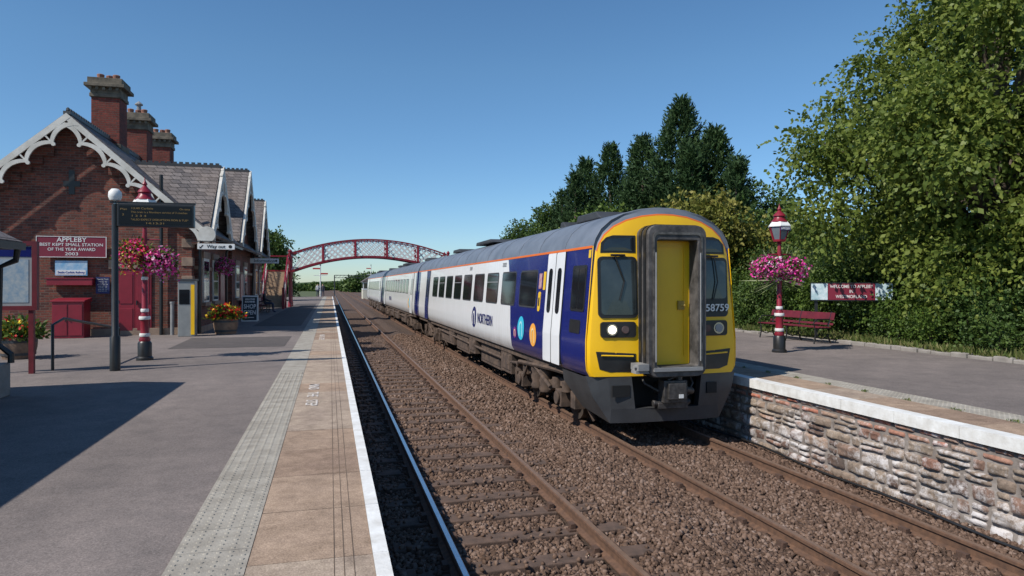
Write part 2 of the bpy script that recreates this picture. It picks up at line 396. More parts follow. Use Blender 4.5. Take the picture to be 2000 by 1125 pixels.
SLABV=[slabmat('platform slab',(.40,.29,.21),(.29,.21,.155)),slabmat('platform slab pale',(.43,.34,.26),(.31,.24,.19)),slabmat('platform slab brown',(.33,.235,.17),(.25,.175,.13)),M('groove strip brown',(.10,.07,.05),(.14,.10,.07),20,.95)]  # last material: dark brown for the strips along the groove lines
WHITEE=M('worn white edge paint',(.80,.80,.78),(.60,.58,.54),6,.7,.4,50)
def coping(x0,x1,xw0,xw1,y0,y1,groove,pitch):
    m=MB(); w=MB(); y=y0
    while y<y1:
        k=random.choice([0,0,1,2]); h=.905+random.uniform(0,.002)
        m.box(x0,x1,y+.004,y+pitch-.004,.78,h,k); y+=pitch
    if groove:
        for g in groove: m.box(g,g+.005,y0,y1,.8,.9075,3)
    struct(m.build('edge_slabs',SLABV))
    y=y0
    while y<y1:
        w.box(xw0,xw1,y+.003,y+pitch-.003,.77,.912+random.uniform(0,.002)); y+=pitch
    return struct(w.build('white_edge_line',WHITEE))
coping(-.455,.243,.245,.335,-6,95,(.02,.075,.13),.92)
TACT=M('tactile paving',(.38,.35,.30),(.25,.225,.19),5,.95,.5,60,spec=.2)
def tactile(x0,x1,y0,y1,yd):
    m=MB(); y=y0
    while y<y1:
        m.box(x0+.002,x1-.002,y+.003,y+.397,.87,.906); y+=.4
    a=(x1-x0)
    for Y in np.arange(1.5,yd,.0667):
        for i in range(6):
            m.lathe([(.017,0),(.011,.0055)],6,0,(x0+a*(i+.5)/6,Y,.906))
    return struct(m.build('tactile_paving',TACT,recalc=False))
tactile(-.895,-.458,-6,95,13)
WORN=M('worn white lettering',(.74,.71,.67),(.46,.38,.32),30,.9)
for Yc,lab in ((10.3,'white MIND THE STEP lettering painted on the edge slabs, nearest to view'),(21.5,'white MIND THE STEP lettering painted on the edge slabs, farther away')):
    t=thing('painted_lettering',lab,'lettering',(-.25,Yc,.911))
    for w_,dy in (('MIND',.78),('THE',.0),('STEP',-.72)): text(w_,.22,(0,dy,0),(0,0,R(-90)),WORN,t,'painted_word',sx=1.05,bold=.002)
struct(MB().box(6.93,13.4,-4,110,-.4,.9).build('platform_far',ASPH))
coping(7.03,7.68,6.83,7.028,-4,100,None,.92)
tactile(7.685,8.15,-4,90,12)
# stone wall face
WALLST=rndmat('platform wall stones',[(0,(.10,.075,.062)),(.25,(.25,.135,.10)),(.5,(.24,.18,.14)),(.75,(.33,.26,.20)),(1,(.46,.14,.085))],.92,1.5,.12,0,.2,.9,white=.92)
Vs=[];Fs=[];rs_=[]
z=-.28; rows=[.20,.17,.20,.14,.14,.09,.085]; rows=[h*1.05/sum(rows) for h in rows]; nr=len(rows)
for ri,h in enumerate(rows):
    y=1.5+random.uniform(0,.3)
    while y<15.5:
        w=random.uniform(.14,.55) if ri<nr-2 else random.uniform(.22,.42)
        nyy,nzz=(9,7) if ri<nr-2 else (8,4)
        cols=random.choice([.02,.25,.4,.5,.6,.7,.8]) if ri<nr-2 else random.choice([.28,1,1,.95,.9])
        pieces=[(0,h)]
        if ri<nr-2 and random.random()<.28: q=h*random.uniform(.4,.6); pieces=[(0,q),(q,h-q)]; nzz=5
        for (zo,hh) in pieces:
            base=len(Vs); pr=random.uniform(0,.03) if ri<nr-2 else random.uniform(0,.01)
            sd=random.uniform(0,100); amp=.034 if ri<nr-2 else .012; col=min(1,max(0,cols+random.uniform(-.1,.1)))
            skew=random.uniform(-.03,.03); zt0=random.uniform(-.014,.014); zt1=random.uniform(-.014,.014)
            for b in range(nzz):
                for a in range(nyy):
                    fa=a/(nyy-1);fb=b/(nzz-1); e=min(fa,1-fa)*w; g=min(fb,1-fb)*hh; ed=min(e,g)
                    Y=y+.006+fa*(w-.012)+skew*(fb-.5)+.010*mn.noise(Vector((fb*3+sd,fa*3,1)))
                    Z=z+zo+.005+fb*(hh-.01)+(zt0*(1-fa)+zt1*fa)*(4*fb*(1-fb))
                    if ed<1e-6: X=6.915
                    else: X=6.885-pr-min(ed,.012)*.8-amp*(mn.noise(Vector((Y*7+sd,Z*9,sd)))+.5*mn.noise(Vector((Y*19,Z*21,sd))))
                    Vs.append((X,Y,Z))
            for b in range(nzz-1):
                for a in range(nyy-1):
                    i=base+b*nyy+a; Fs.append((i,i+nyy,i+nyy+1,i+1)); rs_.append(col)
        y+=w
    z+=h
wt=thing('retaining_wall','rough red and grey stone wall below the right platform edge, streaked with white lime','wall')
npmesh('stone_facing',Vs,Fs,WALLST,wt,rs_,False)
MB().box(6.895,6.929,1,110,-.35,.765).build('mortar_bed',M('lime mortar',(.34,.30,.27),(.13,.105,.09),5,.95,.6,30),wt)
m=MB(); m.tube([(6.62+.05*math.sin(y*.8),y,-.10+.02*math.sin(y*2.1)) for y in np.arange(1,14,.5)],.018,6); tag(m.build('trackside_cable',BLACK,None,60),'thin black cable lying on ballast at the foot of the stone wall','cable')
struct(MB().box(13.55,90,-4,140,-.45,.93).build('garden_bed',M('garden soil and grass',(.05,.06,.018),(.07,.06,.03),2,.95,.8,20)))
m=MB(); y=2
while y<45:
    l=random.uniform(.3,.6); m.box(13.40+random.uniform(-.03,.02),13.62,y+.01,y+l-.01,.88,.99+random.uniform(-.03,.02)); y+=l
tag(m.build('stone_edging',CONC,None,0,.02),'low row of rough stone edging along the back of the right platform','edging')
n=34000
x=13.5+rng.random(n)**1.5*6; y=rng.uniform(7,32,n); pos=np.stack([x,y,np.full(n,.92)],1)
ax=rng.normal(size=(n,3))*.45; ax[:,2]=1; l=rng.uniform(.08,.28,n); V,Fa=leafquads(pos,ax,l,l*.08)
tag(npmesh('rough_grass',V,Fa,rndmat('grass blades',[(0,(.04,.07,.012)),(.5,(.10,.135,.03)),(1,(.28,.24,.11))],.7,1,.3,.25),None,rng.random(n)),'rough green and straw coloured grass behind the right platform','grass',kind='stuff')
n=500; y=rng.uniform(4,14,n); y=np.round(y*1.3)/1.3+rng.normal(size=n)*.04; pos=np.stack([7.68+rng.normal(size=n)*.02,y,np.full(n,.905)],1); ax=rng.normal(size=(n,3))*.6; ax[:,2]=1; l=rng.uniform(.02,.05,n); V,Fa=leafquads(pos,ax,l,l*.12)
tag(npmesh('joint_weeds',V,Fa,MATS['grass blades'],None,rng.random(n)),'small weeds in the joints of the right platform paving','weeds',kind='stuff')
# ================================================================ station building
B=thing('station_building','red brick station building with white fretted gables, slate roofs and three chimneys','station building')
wb=MB()
wb.prism([(-11.2,.8),(-4.33,.8),(-4.33,4.45),(-7.765,7.48),(-11.2,4.45)],'y',24,46)
wings=[(24.25,28.9,6.74,4.28),(32.0,38.7,8.0,4.5),(40.6,46.0,7.5,4.5)]
for (a,b,za,ze) in wings:
    c=(a+b)/2; wb.prism([(a+.2,.8),(b-.2,.8),(b-.2,ze+.15),(c,za-.2),(a+.2,ze+.15)],'x',-9,-4.18)
for s in (-1,1):
    for i in range(11):
        X=-7.765+s*(.45+i*.3); Z=7.48-(.45+i*.3)*.883
        wb.box(min(X,X+s*.3),max(X,X+s*.3),23.90,24.02,Z-.62,Z-.05)
wb.build('wall',BRICK,B)
st=MB()
st.box(-11.22,-4.31,23.95,24.03,.85,1.12); st.box(-4.36,-4.12,24.5,46,.85,1.1)
st.box(-6.72,-5.25,23.93,24.03,3.0,3.28)
for z in (1.3,1.9,2.5,3.1,3.7): st.box(-4.62,-4.29,23.965,24.3,z,z+.28)
st.box(-4.33,-4.15,24.4,46,3.0,3.12)
st.build('stone_dressing',STONE,B,0,.01)
rf=MB()
def slab(mb,p,q,ax,a0,a1,t,m=0):
    d=Vector((q[0]-p[0],q[1]-p[1])).normalized(); nrm=Vector((-d.y,d.x))
    if nrm.y<0: nrm=-nrm
    mb.prism([p,q,(q[0]+nrm.x*t,q[1]+nrm.y*t),(p[0]+nrm.x*t,p[1]+nrm.y*t)],ax,a0,a1,m)
slab(rf,(-7.75,7.62),(-3.72,4.07),'y',23.62,46.5,.1); slab(rf,(-7.78,7.62),(-11.8,4.07),'y',23.62,46.5,.1)
for (a,b,za,ze) in wings:
    c=(a+b)/2; slab(rf,(c-.01,za-.1),(a-.15,ze-.16),'x',-8.2,-3.82,.1); slab(rf,(c+.01,za-.1),(b+.15,ze-.16),'x',-8.2,-3.82,.1)
roof=rf.build('roof',SLATE,B)
rd=MB()
rd.box(-7.86,-7.66,23.6,46.5,7.70,7.80)
y=23.7
while y<46: rd.lathe([(.0,0),(.06,.03),(.05,.10),(0,.14)],6,0,(-7.76,y,7.80)); y+=.22
for (a,b,za,ze) in wings:
    c=(a+b)/2; rd.box(-8.0,-3.8,c-.09,c+.09,za-.03,za+.07)
    x=-7.2
    while x<-3.8: rd.box(x,x+.12,c-.03,c+.03,za+.07,za+.14); x+=.2
rd.build('ridge_tiles',DKGREY,roof)
def chimney(y,top,w):
    m=MB(); h=w/2; x=-7.88
    m.box(x-h,x+h,y-h,y+h,6.2,top-.85,0)
    m.box(x-h-.06,x+h+.06,y-h-.06,y+h+.06,7.2,7.62,1)
    m.box(x-h-.05,x+h+.05,y-h-.05,y+h+.05,top-.85,top-.72,1)
    m.prism(rr(x-h-.03,x+h+.03,y-h-.03,y+h+.03,.02,1),'z',top-.72,top-.5,1)
    m.box(x-h-.19,x+h+.19,y-h-.19,y+h+.19,top-.5,top-.38,1)
    m.box(x-h-.10,x+h+.10,y-h-.10,y+h+.10,top-.38,top-.16,1)
    for a in (-.26,.0,.26): m.lathe([(.10,0),(.13,.04),(.11,.10),(.13,.22),(.10,.24)],12,2,(x+a,y+.15*(a==0)-.1,top-.17))
    for px in np.arange(x-h-.05,x+h,.22): m.box(px,px+.1,y-h-.14,y-h-.11,top-.62,top-.5,1)
    return m
CHST=M('sooty stone',(.20,.165,.125),(.08,.07,.055),4,.9,.6,30); POT=M('terracotta pot',(.32,.14,.09),(.18,.09,.07),6,.8)
for y,top,w in ((28.2,10.15,.93),(32.1,9.85,.90),(36.4,9.95,.86)):
    chimney(y,top,w).build('chimney',[BRICK2,CHST,POT],roof,0,.012)
m=MB(); m.lathe([(.09,0),(.09,.3),(.16,.32),(.16,.36),(0,.5)],10,0,(-7.9,32.3,9.85)); m.build('cowl',GREY,roof)
def barge(mb,A,E,ax,a0,a1,n,band=.17,amp=.20,th=.13):
    A=Vector(A);E=Vector(E); L=(E-A).length; d=(E-A)/L; nr=Vector((-d.y,d.x))
    if nr.y>0: nr=-nr
    def strip(f0,f1,s0,s1,k):
        for i in range(k):
            ta=s0+(s1-s0)*i/k; tb=s0+(s1-s0)*(i+1)/k
            poly=[A+d*ta+nr*f0(ta),A+d*tb+nr*f0(tb),A+d*tb+nr*f1(tb),A+d*ta+nr*f1(ta)]
            mb.prism([tuple(p) for p in poly],ax,a0,a1)
    strip(lambda s:0,lambda s:band,0,L,1)
    w=(L-.15)/n
    lo=lambda s: band+th+amp*(1-abs(math.sin(math.pi*s/w))**.75)
    strip(lambda s: lo(s)-th,lo,.0,L-.15,n*10)
    for i in range(1,n):
        c=A+d*(i*w)+nr*(band+amp+th*.95)
        mb.prism([(c.x+.06*math.cos(t),c.y+.06*math.sin(t)) for t in np.linspace(0,2*math.pi,10,endpoint=False)],ax,a0-.003,a1+.003)
        c=A+d*(i*w); q=c+nr*band; r_=c+nr*(band+amp+.01); t=d*.022
        mb.prism([tuple(q-t),tuple(q+t),tuple(r_+t),tuple(r_-t)],ax,a0+.005,a1-.005)
m=MB()
barge(m,(-7.75,7.72),(-3.62,4.07),'y',23.52,23.58,6); barge(m,(-7.75,7.72),(-11.9,4.07),'y',23.515,23.575,6)
m.prism([(-3.80+.26*math.cos(t),4.1+.26*math.sin(t)) for t in np.linspace(0,2*math.pi,20,endpoint=False)],'y',23.50,23.60)
m.build('bargeboard',CREAM,B)
for (a,b,za,ze) in wings:
    m=MB(); c=(a+b)/2; n=4 if b-a<5 else 5
    barge(m,(c,za+.03),(a-.2,ze-.16),'x',-3.80,-3.70,n,.22,.22); barge(m,(c,za+.03),(b+.2,ze-.16),'x',-3.805,-3.705,n,.22,.22)
    m.build('bargeboard',CREAM,B)
for a,b in ((23.7,24.1),(28.9,32.0),(38.7,40.6)): MB().box(-3.86,-3.70,a,b,4.0,4.14).build('gutter',BLACK,B)
for pts,r_ in (([(-4.1,24.16,4.2),(-4.12,24.16,.9)],.05),([(-4.0,30,4.1),(-4.1,30,3.8),(-4.1,30,.9)],.05),([(-5.2,23.88,6.0),(-5.2,23.88,.9)],.055),([(-4.0,39.4,4.1),(-4.1,39.4,.9)],.05)):
    MB().tube(pts,r_).build('downpipe',BLACK,B,40)
MB().prism([(-7.83,5.3),(-7.67,5.3),(-7.67,5.55),(-7.52,5.55),(-7.52,5.72),(-7.67,5.72),(-7.67,6.05),(-7.83,6.05),(-7.83,5.72),(-7.98,5.72),(-7.98,5.55),(-7.83,5.55)],'y',23.975,24.01).build('gable_vent',BLACK,B)
for xa,xb in ((-6.46,-5.98),(-5.97,-5.50)):
    m=MB(); m.box(xa,xb,23.96,24.02,.9,2.98)
    for z0,z1 in ((1.05,1.75),(1.9,2.85)): m.box(xa+.06,xb-.06,23.945,23.96,z0,z1)
    d=m.build('door',MAROON,B,0,.006)
MB().box(-5.93,-5.90,23.90,23.945,1.85,2.0).build('handle',BLACK,d)
def bwin(y0,y1,z0,z1,x=-4.18):
    m=MB(); m.box(x,x+.05,y0,y1,z0,z1); f=m.build('window',CREAM,B)
    k=MB()
    for i in range(2):
        for j in range(2):
            a=y0+.06+(y1-y0-.12)*i/2; b=a+(y1-y0-.12)/2-.04; c=z0+.06+(z1-z0-.12)*j/2; e=c+(z1-z0-.12)/2-.04
            k.box(x+.05,x+.056,a,b,c,e)
    k.build('pane',GLASS,f); MB().box(x,x+.12,y0-.1,y1+.1,z0-.12,z0).build('sill',STONE,f); MB().box(x,x+.07,y0-.12,y1+.12,z1,z1+.22).build('lintel',STONE,f)
for y0,y1 in ((25.0,26.1),(27.0,28.1),(33.2,34.4),(36.3,37.5),(41.6,42.6),(44,45)): bwin(y0,y1,1.9,3.4)
MB().box(-4.32,-4.27,29.6,30.7,.9,3.0).build('door',MAROON,B)
MB().box(-4.18,-4.13,34.8,35.9,.9,3.0).build('door',MAROON,B)
REDSIGN=M('maroon sign',(.20,.014,.035),(.18,.012,.03),1,.45)
def board(name,label,cat,x0,x1,y,z0,z1,mat,frame=None,fw=.03):
    t=thing(name,label,cat,((x0+x1)/2,y,z0)); w=(x1-x0)/2; h=z1-z0
    MB().box(-w,w,-.02,.02,0,h).build('panel',mat,t)
    if frame:
        f=MB(); f.box(-w,w,-.032,-.0205,0,fw); f.box(-w,w,-.032,-.0205,h-fw,h); f.box(-w,-w+fw,-.032,-.0205,fw,h-fw); f.box(w-fw,w,-.032,-.0205,fw,h-fw); f.build('frame',frame,t)
    return t
t=board('award_sign','maroon award sign reading APPLEBY BEST KEPT SMALL STATION on the brick gable','sign',-8.66,-6.74,23.85,3.34,3.99,REDSIGN,WHITE,.018)
text('APPLEBY',.20,(0,-.024,.54),FY,WHITE,t,width=.82,bold=.002)
for s,z,w_ in (('BEST KEPT SMALL STATION',.39,1.72),('OF THE YEAR AWARD',.245,1.30),('2003',.105,.36)): text(s,.13,(0,-.024,z),FY,WHITE,t,width=w_,bold=.001)
t=board('railway_poster','blue and white railway poster below the award sign on the gable','poster',-8.17,-7.29,23.9,2.78,3.24,M('poster blue',(.10,.33,.55),(.5,.6,.68),4,.5))
MB().box(-.40,.40,-.026,-.021,.03,.17).build('caption_strip',WHITE,t); text('Settle-Carlisle Railway',.085,(0,-.03,.10),FY,M('blue ink',(.02,.06,.3)),t,width=.74,bold=.001)
t=thing('window_box','long maroon box fixed to the brick gable below the blue poster','box',(-7.72,23.82,2.48)); MB().box(-.62,.62,-.12,.12,0,.2).build('trough',MAROON,t,0,.01); MB().box(-.66,.66,-.14,.12,.2,.235).build('rim',MAROON,t)
t=board('opening_times_notice','small dark blue notice of opening times beside the maroon door','notice',-7.06,-6.68,23.92,2.22,2.74,M('dark blue notice',(.015,.025,.11)))
text('Opening Times',.055,(0,-.024,.45),FY,WHITE,t,width=.32)
for i in range(7): text(('Monday','Tuesday','Wednesday','Thursday','Friday','Saturday','Sunday')[i]+'  08:00 - 18:00',.034,(0,-.024,.38-.05*i),FY,WHITE,t,sx=.8)
t=thing('platform_cabinet','maroon two door storage cabinet with sloping lid against the gable wall','cabinet',(-7.55,23.35,.9))
MB().box(-.42,.42,-.3,.3,0,1.08).build('cabinet_body',MAROON,t,0,.01); MB().prism([(-.34,1.08),(.32,1.08),(.32,1.2),(-.34,1.13)],'x',-.46,.46).build('lid',MAROON,t,0,.008)
for s in (-1,1):
    d=MB().box(min(s*.02,s*.38),max(s*.02,s*.38),-.318,-.301,.08,1.0).build('door',MAROON,t,0,.004); MB().box(s*.06-.012,s*.06+.012,-.34,-.318,.5,.62).build('handle',BLACK,d)
t=thing('ticket_machine','tall grey ticket machine with yellow edge at the corner of the gable wall','ticket machine',(-4.28,23.1,.9))
MB().box(-.24,.24,-.22,.22,0,1.72).build('casing',M('light grey casing',(.26,.27,.26),(.2,.21,.21),4,.4),t,0,.015); MB().box(.13,.235,-.232,-.221,.06,1.6).build('edge_panel',YELLOW,t)
MB().box(-.2,.09,-.232,-.221,1.0,1.45).build('screen',GLASS,t); MB().box(-.27,.27,-.25,.25,1.72,1.78).build('hood',DKGREY,t)
t=thing('drain_pipe','short pale grey standpipe between the door and the ticket machine','pipe',(-4.85,23.75,.9)); MB().tube([(0,0,0),(0,0,1.0)],.06,12).build('pipe',GREY,t,40); MB().tube([(0,0,1.0),(0,0,1.06)],.075,12).build('cap',GREY,t)
p=gp(193,655); t=thing('hand_pump','small black iron hand pump beside the maroon cabinet','pump',(p[0],p[1],.9)); MB().lathe([(.16,0),(.15,.06),(.07,.08),(.06,.45),(.09,.47),(.07,.56),(0,.6)],12).build('body',BLACK,t,40); MB().tube([(.05,0,.4),(.2,0,.42),(.22,0,.32)],.02,6).build('spout',BLACK,t); MB().tube([(0,0,.55),(-.12,0,.6),(-.25,0,.3)],.014,6).build('handle',BLACK,t)
def hang_sign(name,label,x0,x1,y,z0,z1,txt,arrow):
    t=thing(name,label,'sign',((x0+x1)/2,y,z0)); w=(x1-x0)/2; h=z1-z0
    MB().box(-w,w,-.03,.03,0,h).build('panel',WHITE,t,0,.005); m=MB()
    m.box(-w-.3,w,-.025,.025,h+.06,h+.09); m.box(-w+.1,-w+.13,-.01,.01,h,h+.06); m.box(w-.13,w-.1,-.01,.01,h,h+.06); m.build('bracket',BLACK,t)
    text(txt,h*.85,(0,-.034,h*.48),FY,BLACK,t,bold=.002)
    if arrow:
        m=MB(); m.prism([(-w+.06,.03),(-w+.13,.03),(-w+.115,.05),(-w+.18,h-.06),(-w+.155,h-.04),(-w+.09,.07),(-w+.06,.095)],'y',-.034,-.0305); m.build('arrow',BLACK,t)
    m=MB(); m.prism([(w-.13+.055*math.cos(a),h/2+.055*math.sin(a)) for a in np.linspace(0,6.28,12,endpoint=False)],'y',-.034,-.0305); m.build('symbol',BLACK,t)
hang_sign('direction_sign','white Way out sign hanging from the corner of the brick gable',-4.05,-2.95,23.4,3.62,3.80,'Way out',True)
hang_sign('information_sign','white Information sign hanging farther along the station wall',-4.05,-2.62,38,3.62,3.88,'Information',False)
# shelter at left edge
t=thing('waiting_shelter','small dark shelter with slate roof and concrete base at the left edge of view','shelter',(-4.46,4.9,.9))
MB().box(-3,.0,0,6.5,0,.48).build('plinth',CONC,t,0,.02); MB().box(-2.9,-.30,.1,6.3,.48,2.08).build('wall',M('dark timber',(.05,.025,.022),(.03,.02,.018),4,.7),t)
m=MB(); slab(m,(-1.5,3.0),(.12,2.16),'y',-.2,6.5,.07); slab(m,(-1.5,3.0),(-3.1,2.16),'y',-.2,6.5,.07); m.build('roof',SLATE,t)
MB().prism([(-3.0,2.10),(.05,2.10),(-1.5,2.92)],'y',6.1,6.4).build('gable_end',MATS['dark timber'],t)
MB().box(.08,.19,-.2,6.5,2.10,2.20).build('gutter',BLACK,t)
MB().tube([(.12,6.4,2.1),(.1,6.4,1.95),(-.1,6.4,1.85),(-.12,6.4,.75),(.04,6.4,.6),(.04,6.4,.48)],.045).build('downpipe',BLACK,t,40)
t=thing('notice_board','maroon framed notice board with map posters beside the slate roofed shelter','notice board',(-5.75,14.1,.9))
MB().box(-.6,.6,-.03,.03,1.2,2.35).build('panel',M('grey backing',(.3,.31,.32)),t); f=MB()
for b in ((-.66,.66,-.06,.05,2.3,2.38),(-.66,.66,-.06,.05,1.14,1.22),(-.66,-.58,-.06,.05,1.22,2.3),(.58,.66,-.06,.05,1.22,2.3)): f.box(*b)
f.box(-.6,-.52,-.04,.04,0,1.14);f.box(.52,.6,-.04,.04,0,1.14); f.build('frame',MAROOND,t)
MB().box(-.56,.56,-.036,-.031,2.1,2.28).build('header',NAVY,t); MB().box(-.5,-.02,-.036,-.031,1.28,2.05).build('poster',M('map poster',(.22,.33,.4),(.5,.52,.5),9),t); MB().box(.05,.52,-.036,-.031,1.28,2.05).build('poster',M('map poster b',(.38,.42,.43),(.16,.27,.38),12),t)
m=MB(); m.tube([(-5.0,14.5,.9),(-5.0,14.5,1.75),(-4.95,14.9,1.85),(-4.7,17.5,1.5),(-4.7,17.5,.9)],.028,8); tag(m.build('handrail',BLACK,None,50),'black bent handrail beside the notice board','handrail')
# ================================================================ lamps and baskets
LAMPGL=M('lantern glass',(.20,.23,.25),(.12,.14,.16),2,.06,spec=.9)
def lamp(label,loc,H):
    t=thing('platform_lamp',label,'lamp post',loc,0,'red and black Victorian platform lamps')
    k=H/3.6
    MB().lathe([(.17,0),(.17,.05),(.14,.08),(.14,.36),(.11,.40)],12).build('base',BLACK,t,40)
    MB().lathe([(.105,.40),(.115,.44),(.085,.50),(.085,.85),(.10,.88),(.10,.92),(.06,1.0),(.05,2.40*k),(.04,2.60*k),(.06,2.62*k),(.03,2.70*k)],14).build('post',MAROON,t,40)
    for z,r in ((.50,.10),(.86,.11),(1.02,.075),(1.7,.062),(2.2,.06)): MB().lathe([(r,z),(r+.006,z+.02),(r+.006,z+.05),(r,z+.07)],14).build('white_band',WHITE,t,40)
    MB().tube([(-.30,0,2.36*k),(.30,0,2.36*k)],.018).build('ladder_bar',MAROON,t,40)
    z=2.70*k; sc=(H-2.70*k)/1.0
    gl=MB().lathe([(.12,z),(.14,z+.02),(.24,z+.36*sc)],6).build('lantern',LAMPGL,t)
    m=MB()
    for j in range(6):
        a=2*math.pi*j/6; m.tube([(.142*math.cos(a),.142*math.sin(a),z+.0),(.246*math.cos(a),.246*math.sin(a),z+.37*sc)],.014,5)
    m.lathe([(.15,z-.03),(.16,z+.02)],6); m.build('lantern_frame',MAROON,gl)
    MB().lathe([(.27,z+.36*sc),(.27,z+.39*sc),(.235,z+.44*sc),(.20,z+.49*sc)],6).build('lantern_rim',WHITE,gl)
    MB().lathe([(.20,z+.49*sc),(.13,z+.58*sc),(.12,z+.63*sc),(.15,z+.65*sc),(.12,z+.70*sc),(.06,z+.76*sc),(.035,z+.80*sc),(.055,z+.83*sc),(.02,z+.90*sc),(.0,H)],10).build('lantern_roof',MAROON,gl,40)
    return t
pl=gp(283,703); pr=gp(1522,688)
L1=lamp('maroon lamp post with hanging baskets, left platform behind the departure board',(pl[0],pl[1],.9),3.9)
L2=lamp('maroon lamp post with hanging baskets on the right platform beside the bench',(pr[0],pr[1],.9),3.53)
MB().box(-.14,.14,-.232,-.226,2.87,2.95).build('name_strip',NAVY,L2); text('APPLEBY',.07,(0,-.236,2.91),FY,WHITE,L2,bold=.001,width=.25)
def basket(label,loc,mat,group,s=1.0,flat=1.0):
    t=thing('hanging_basket',label,'hanging basket',loc,random.uniform(-.3,.3),group)
    MB().lathe([(.02,-.02),(.13,.02),(.19,.1),(.22,.2),(.2,.2)],14).build('bowl',BLACK,t,50)
    def clump(n,lo,hi):
        d=unit(rng.normal(size=(n,3))); lump=1+.22*np.sin(d[:,0]*7+loc[0])*np.cos(d[:,2]*6+loc[1])+.15*np.sin(d[:,1]*11)
        p=d*(rng.uniform(lo,hi,n)*lump)[:,None]*np.array([.32,.32,.22*flat])*s+np.array([0,0,.21]); p[:,2]-=.28*flat*(np.hypot(p[:,0],p[:,1])>.2)*rng.random(n)**2
        return d,p
    n=800; d,p=clump(n,.3,1.15)
    V,Fa=leafquads(p,d+rng.normal(size=(n,3))*.5,rng.uniform(.05,.10,n),rng.uniform(.018,.03,n)); npmesh('foliage',V,Fa,LEAF_A,t,rng.random(n))
    n=900; d,p=clump(n,.78,1.17)
    V,Fa=leafquads(p,np.cross(d,rng.normal(size=(n,3))),rng.uniform(.04,.075,n),rng.uniform(.02,.035,n)); npmesh('flowers',V,Fa,mat,t,rng.random(n))['kind']='stuff'
    m=MB()
    for j in range(3): a=2*math.pi*j/3; m.tube([(.2*math.cos(a),.2*math.sin(a),.2),(0,0,.60)],.004,4)
    m.build('chain',BLACK,t)
    return t
basket('red, yellow and pink hanging basket left of the left platform lamp post',(pl[0]-.22,pl[1]-.02,.9+2.08),MIXF,None)
basket('bright pink hanging basket right of the left platform lamp post',(pl[0]+.30,pl[1]-.02,.9+1.93),PINK,None,.95)
basket('pink and white hanging basket left of the right platform lamp post',(pr[0]-.31,pr[1]-.02,.9+1.84),PINK,None,1.05,.85)
basket('pink and white hanging basket right of the right platform lamp post',(pr[0]+.31,pr[1]-.02,.9+1.82),PINK,None,1.05,.85)
basket('hanging basket of dark pink flowers high on the station wall',(-3.85,27.4,3.05),PINK,None)
# ================================================================ departure board
p=gp(225,724)
t=thing('departure_board','black departure board with amber text on a black and white striped post','departure board',(p[0],p[1],.9))
MB().lathe([(.09,0),(.09,.62),(.06,.66),(.055,3.1)],16).build('post',BLACK,t,40)
MB().lathe([(.0575,1.05),(.0575,1.22)],16).build('white_band',WHITE,t,40); MB().lathe([(.0575,1.55),(.0575,1.86)],16).build('white_band',WHITE,t,40)
c=MB().box(.05,1.36,-.09,.09,2.68,3.11).build('display_case',BLACK,t,0,.012)
AMBER=M('amber display text',(.30,.19,.06),(.26,.16,.05),1,.5)
MB().box(.09,1.32,-.098,-.091,2.72,3.07).build('screen',M('black screen',(.005,.005,.006),(.008,.008,.008),2,.3,spec=.3),c)
for s,x,z,a,w_ in (('Plat',.11,3.0,'LEFT',.11),('2',.14,2.90,'LEFT',.035),('13:40 Carlisle',.29,3.02,'LEFT',.36),('On time',1.30,3.02,'RIGHT',.18),('This train is a Northern service of 3 coaches',.29,2.95,'LEFT',.96),('1 2 3 4',.29,2.88,'LEFT',.24),('*ALSO EXPECT DISRUPTION MON & TUE*',.29,2.81,'LEFT',.98),('14:13:31',.70,2.745,'CENTER',.3)):
    text(s,.050,(x,-.102,z),FY,AMBER,c,align=a,width=w_)
MB().box(-.08,1.38,-.03,.03,3.115,3.15).build('bracket',BLACK,t)
MB().lathe([(.03,3.1),(.03,3.16),(.09,3.17),(.115,3.23),(.11,3.32),(.06,3.38),(0,3.39)],16).build('camera_dome',WHITE,t,50)
# ================================================================ planters, A board, benches
def barrel(label,loc,mat,s=1,nf=650):
    t=thing('flower_tub',label,'flower tub',loc,0,None,s)
    MB().lathe([(.26,0),(.31,.2),(.32,.3),(.30,.42),(.27,.42),(.27,.36)],18).build('tub',M('weathered oak',(.26,.17,.11),(.14,.09,.065),8,.8,.5,30),t,40)
    m=MB(); m.lathe([(.292,.07),(.297,.12)],18); m.build('hoop',DKGREY,t); m=MB(); m.lathe([(.323,.32),(.318,.37)],18); m.build('hoop',DKGREY,t)
    n=1100; d=unit(rng.normal(size=(n,3))); d[:,2]=abs(d[:,2]); lump=1+.25*np.sin(d[:,0]*8)*np.cos(d[:,1]*7)
    pp=d*(rng.uniform(.3,1.05,n)*lump)[:,None]*np.array([.42,.42,.34])+np.array([0,0,.40])
    V,Fa=leafquads(pp,d+rng.normal(size=(n,3))*.5,rng.uniform(.06,.14,n),rng.uniform(.02,.035,n)); npmesh('foliage',V,Fa,LEAF_A,t,rng.random(n))
    n=nf; d=unit(rng.normal(size=(n,3))); d[:,2]=abs(d[:,2]); lump=1+.25*np.sin(d[:,0]*8)*np.cos(d[:,1]*7)
    pp=d*(rng.uniform(.85,1.08,n)*lump)[:,None]*np.array([.42,.42,.34])+np.array([0,0,.42])
    V,Fa=leafquads(pp,np.cross(d,rng.normal(size=(n,3))),rng.uniform(.05,.09,n),rng.uniform(.025,.04,n)); npmesh('flowers',V,Fa,mat,t,rng.random(n))['kind']='stuff'
    return t
p=gp(441,652); barrel('barrel tub of red and yellow flowers left of the SHOP OPEN board',(p[0],p[1],.9),REDF,1.2,480)
p=gp(36,700); barrel('tub of green plants with a few red flowers at the left edge of view',(p[0],p[1],.9),REDF,1.1,110)
p=gp(489,627)
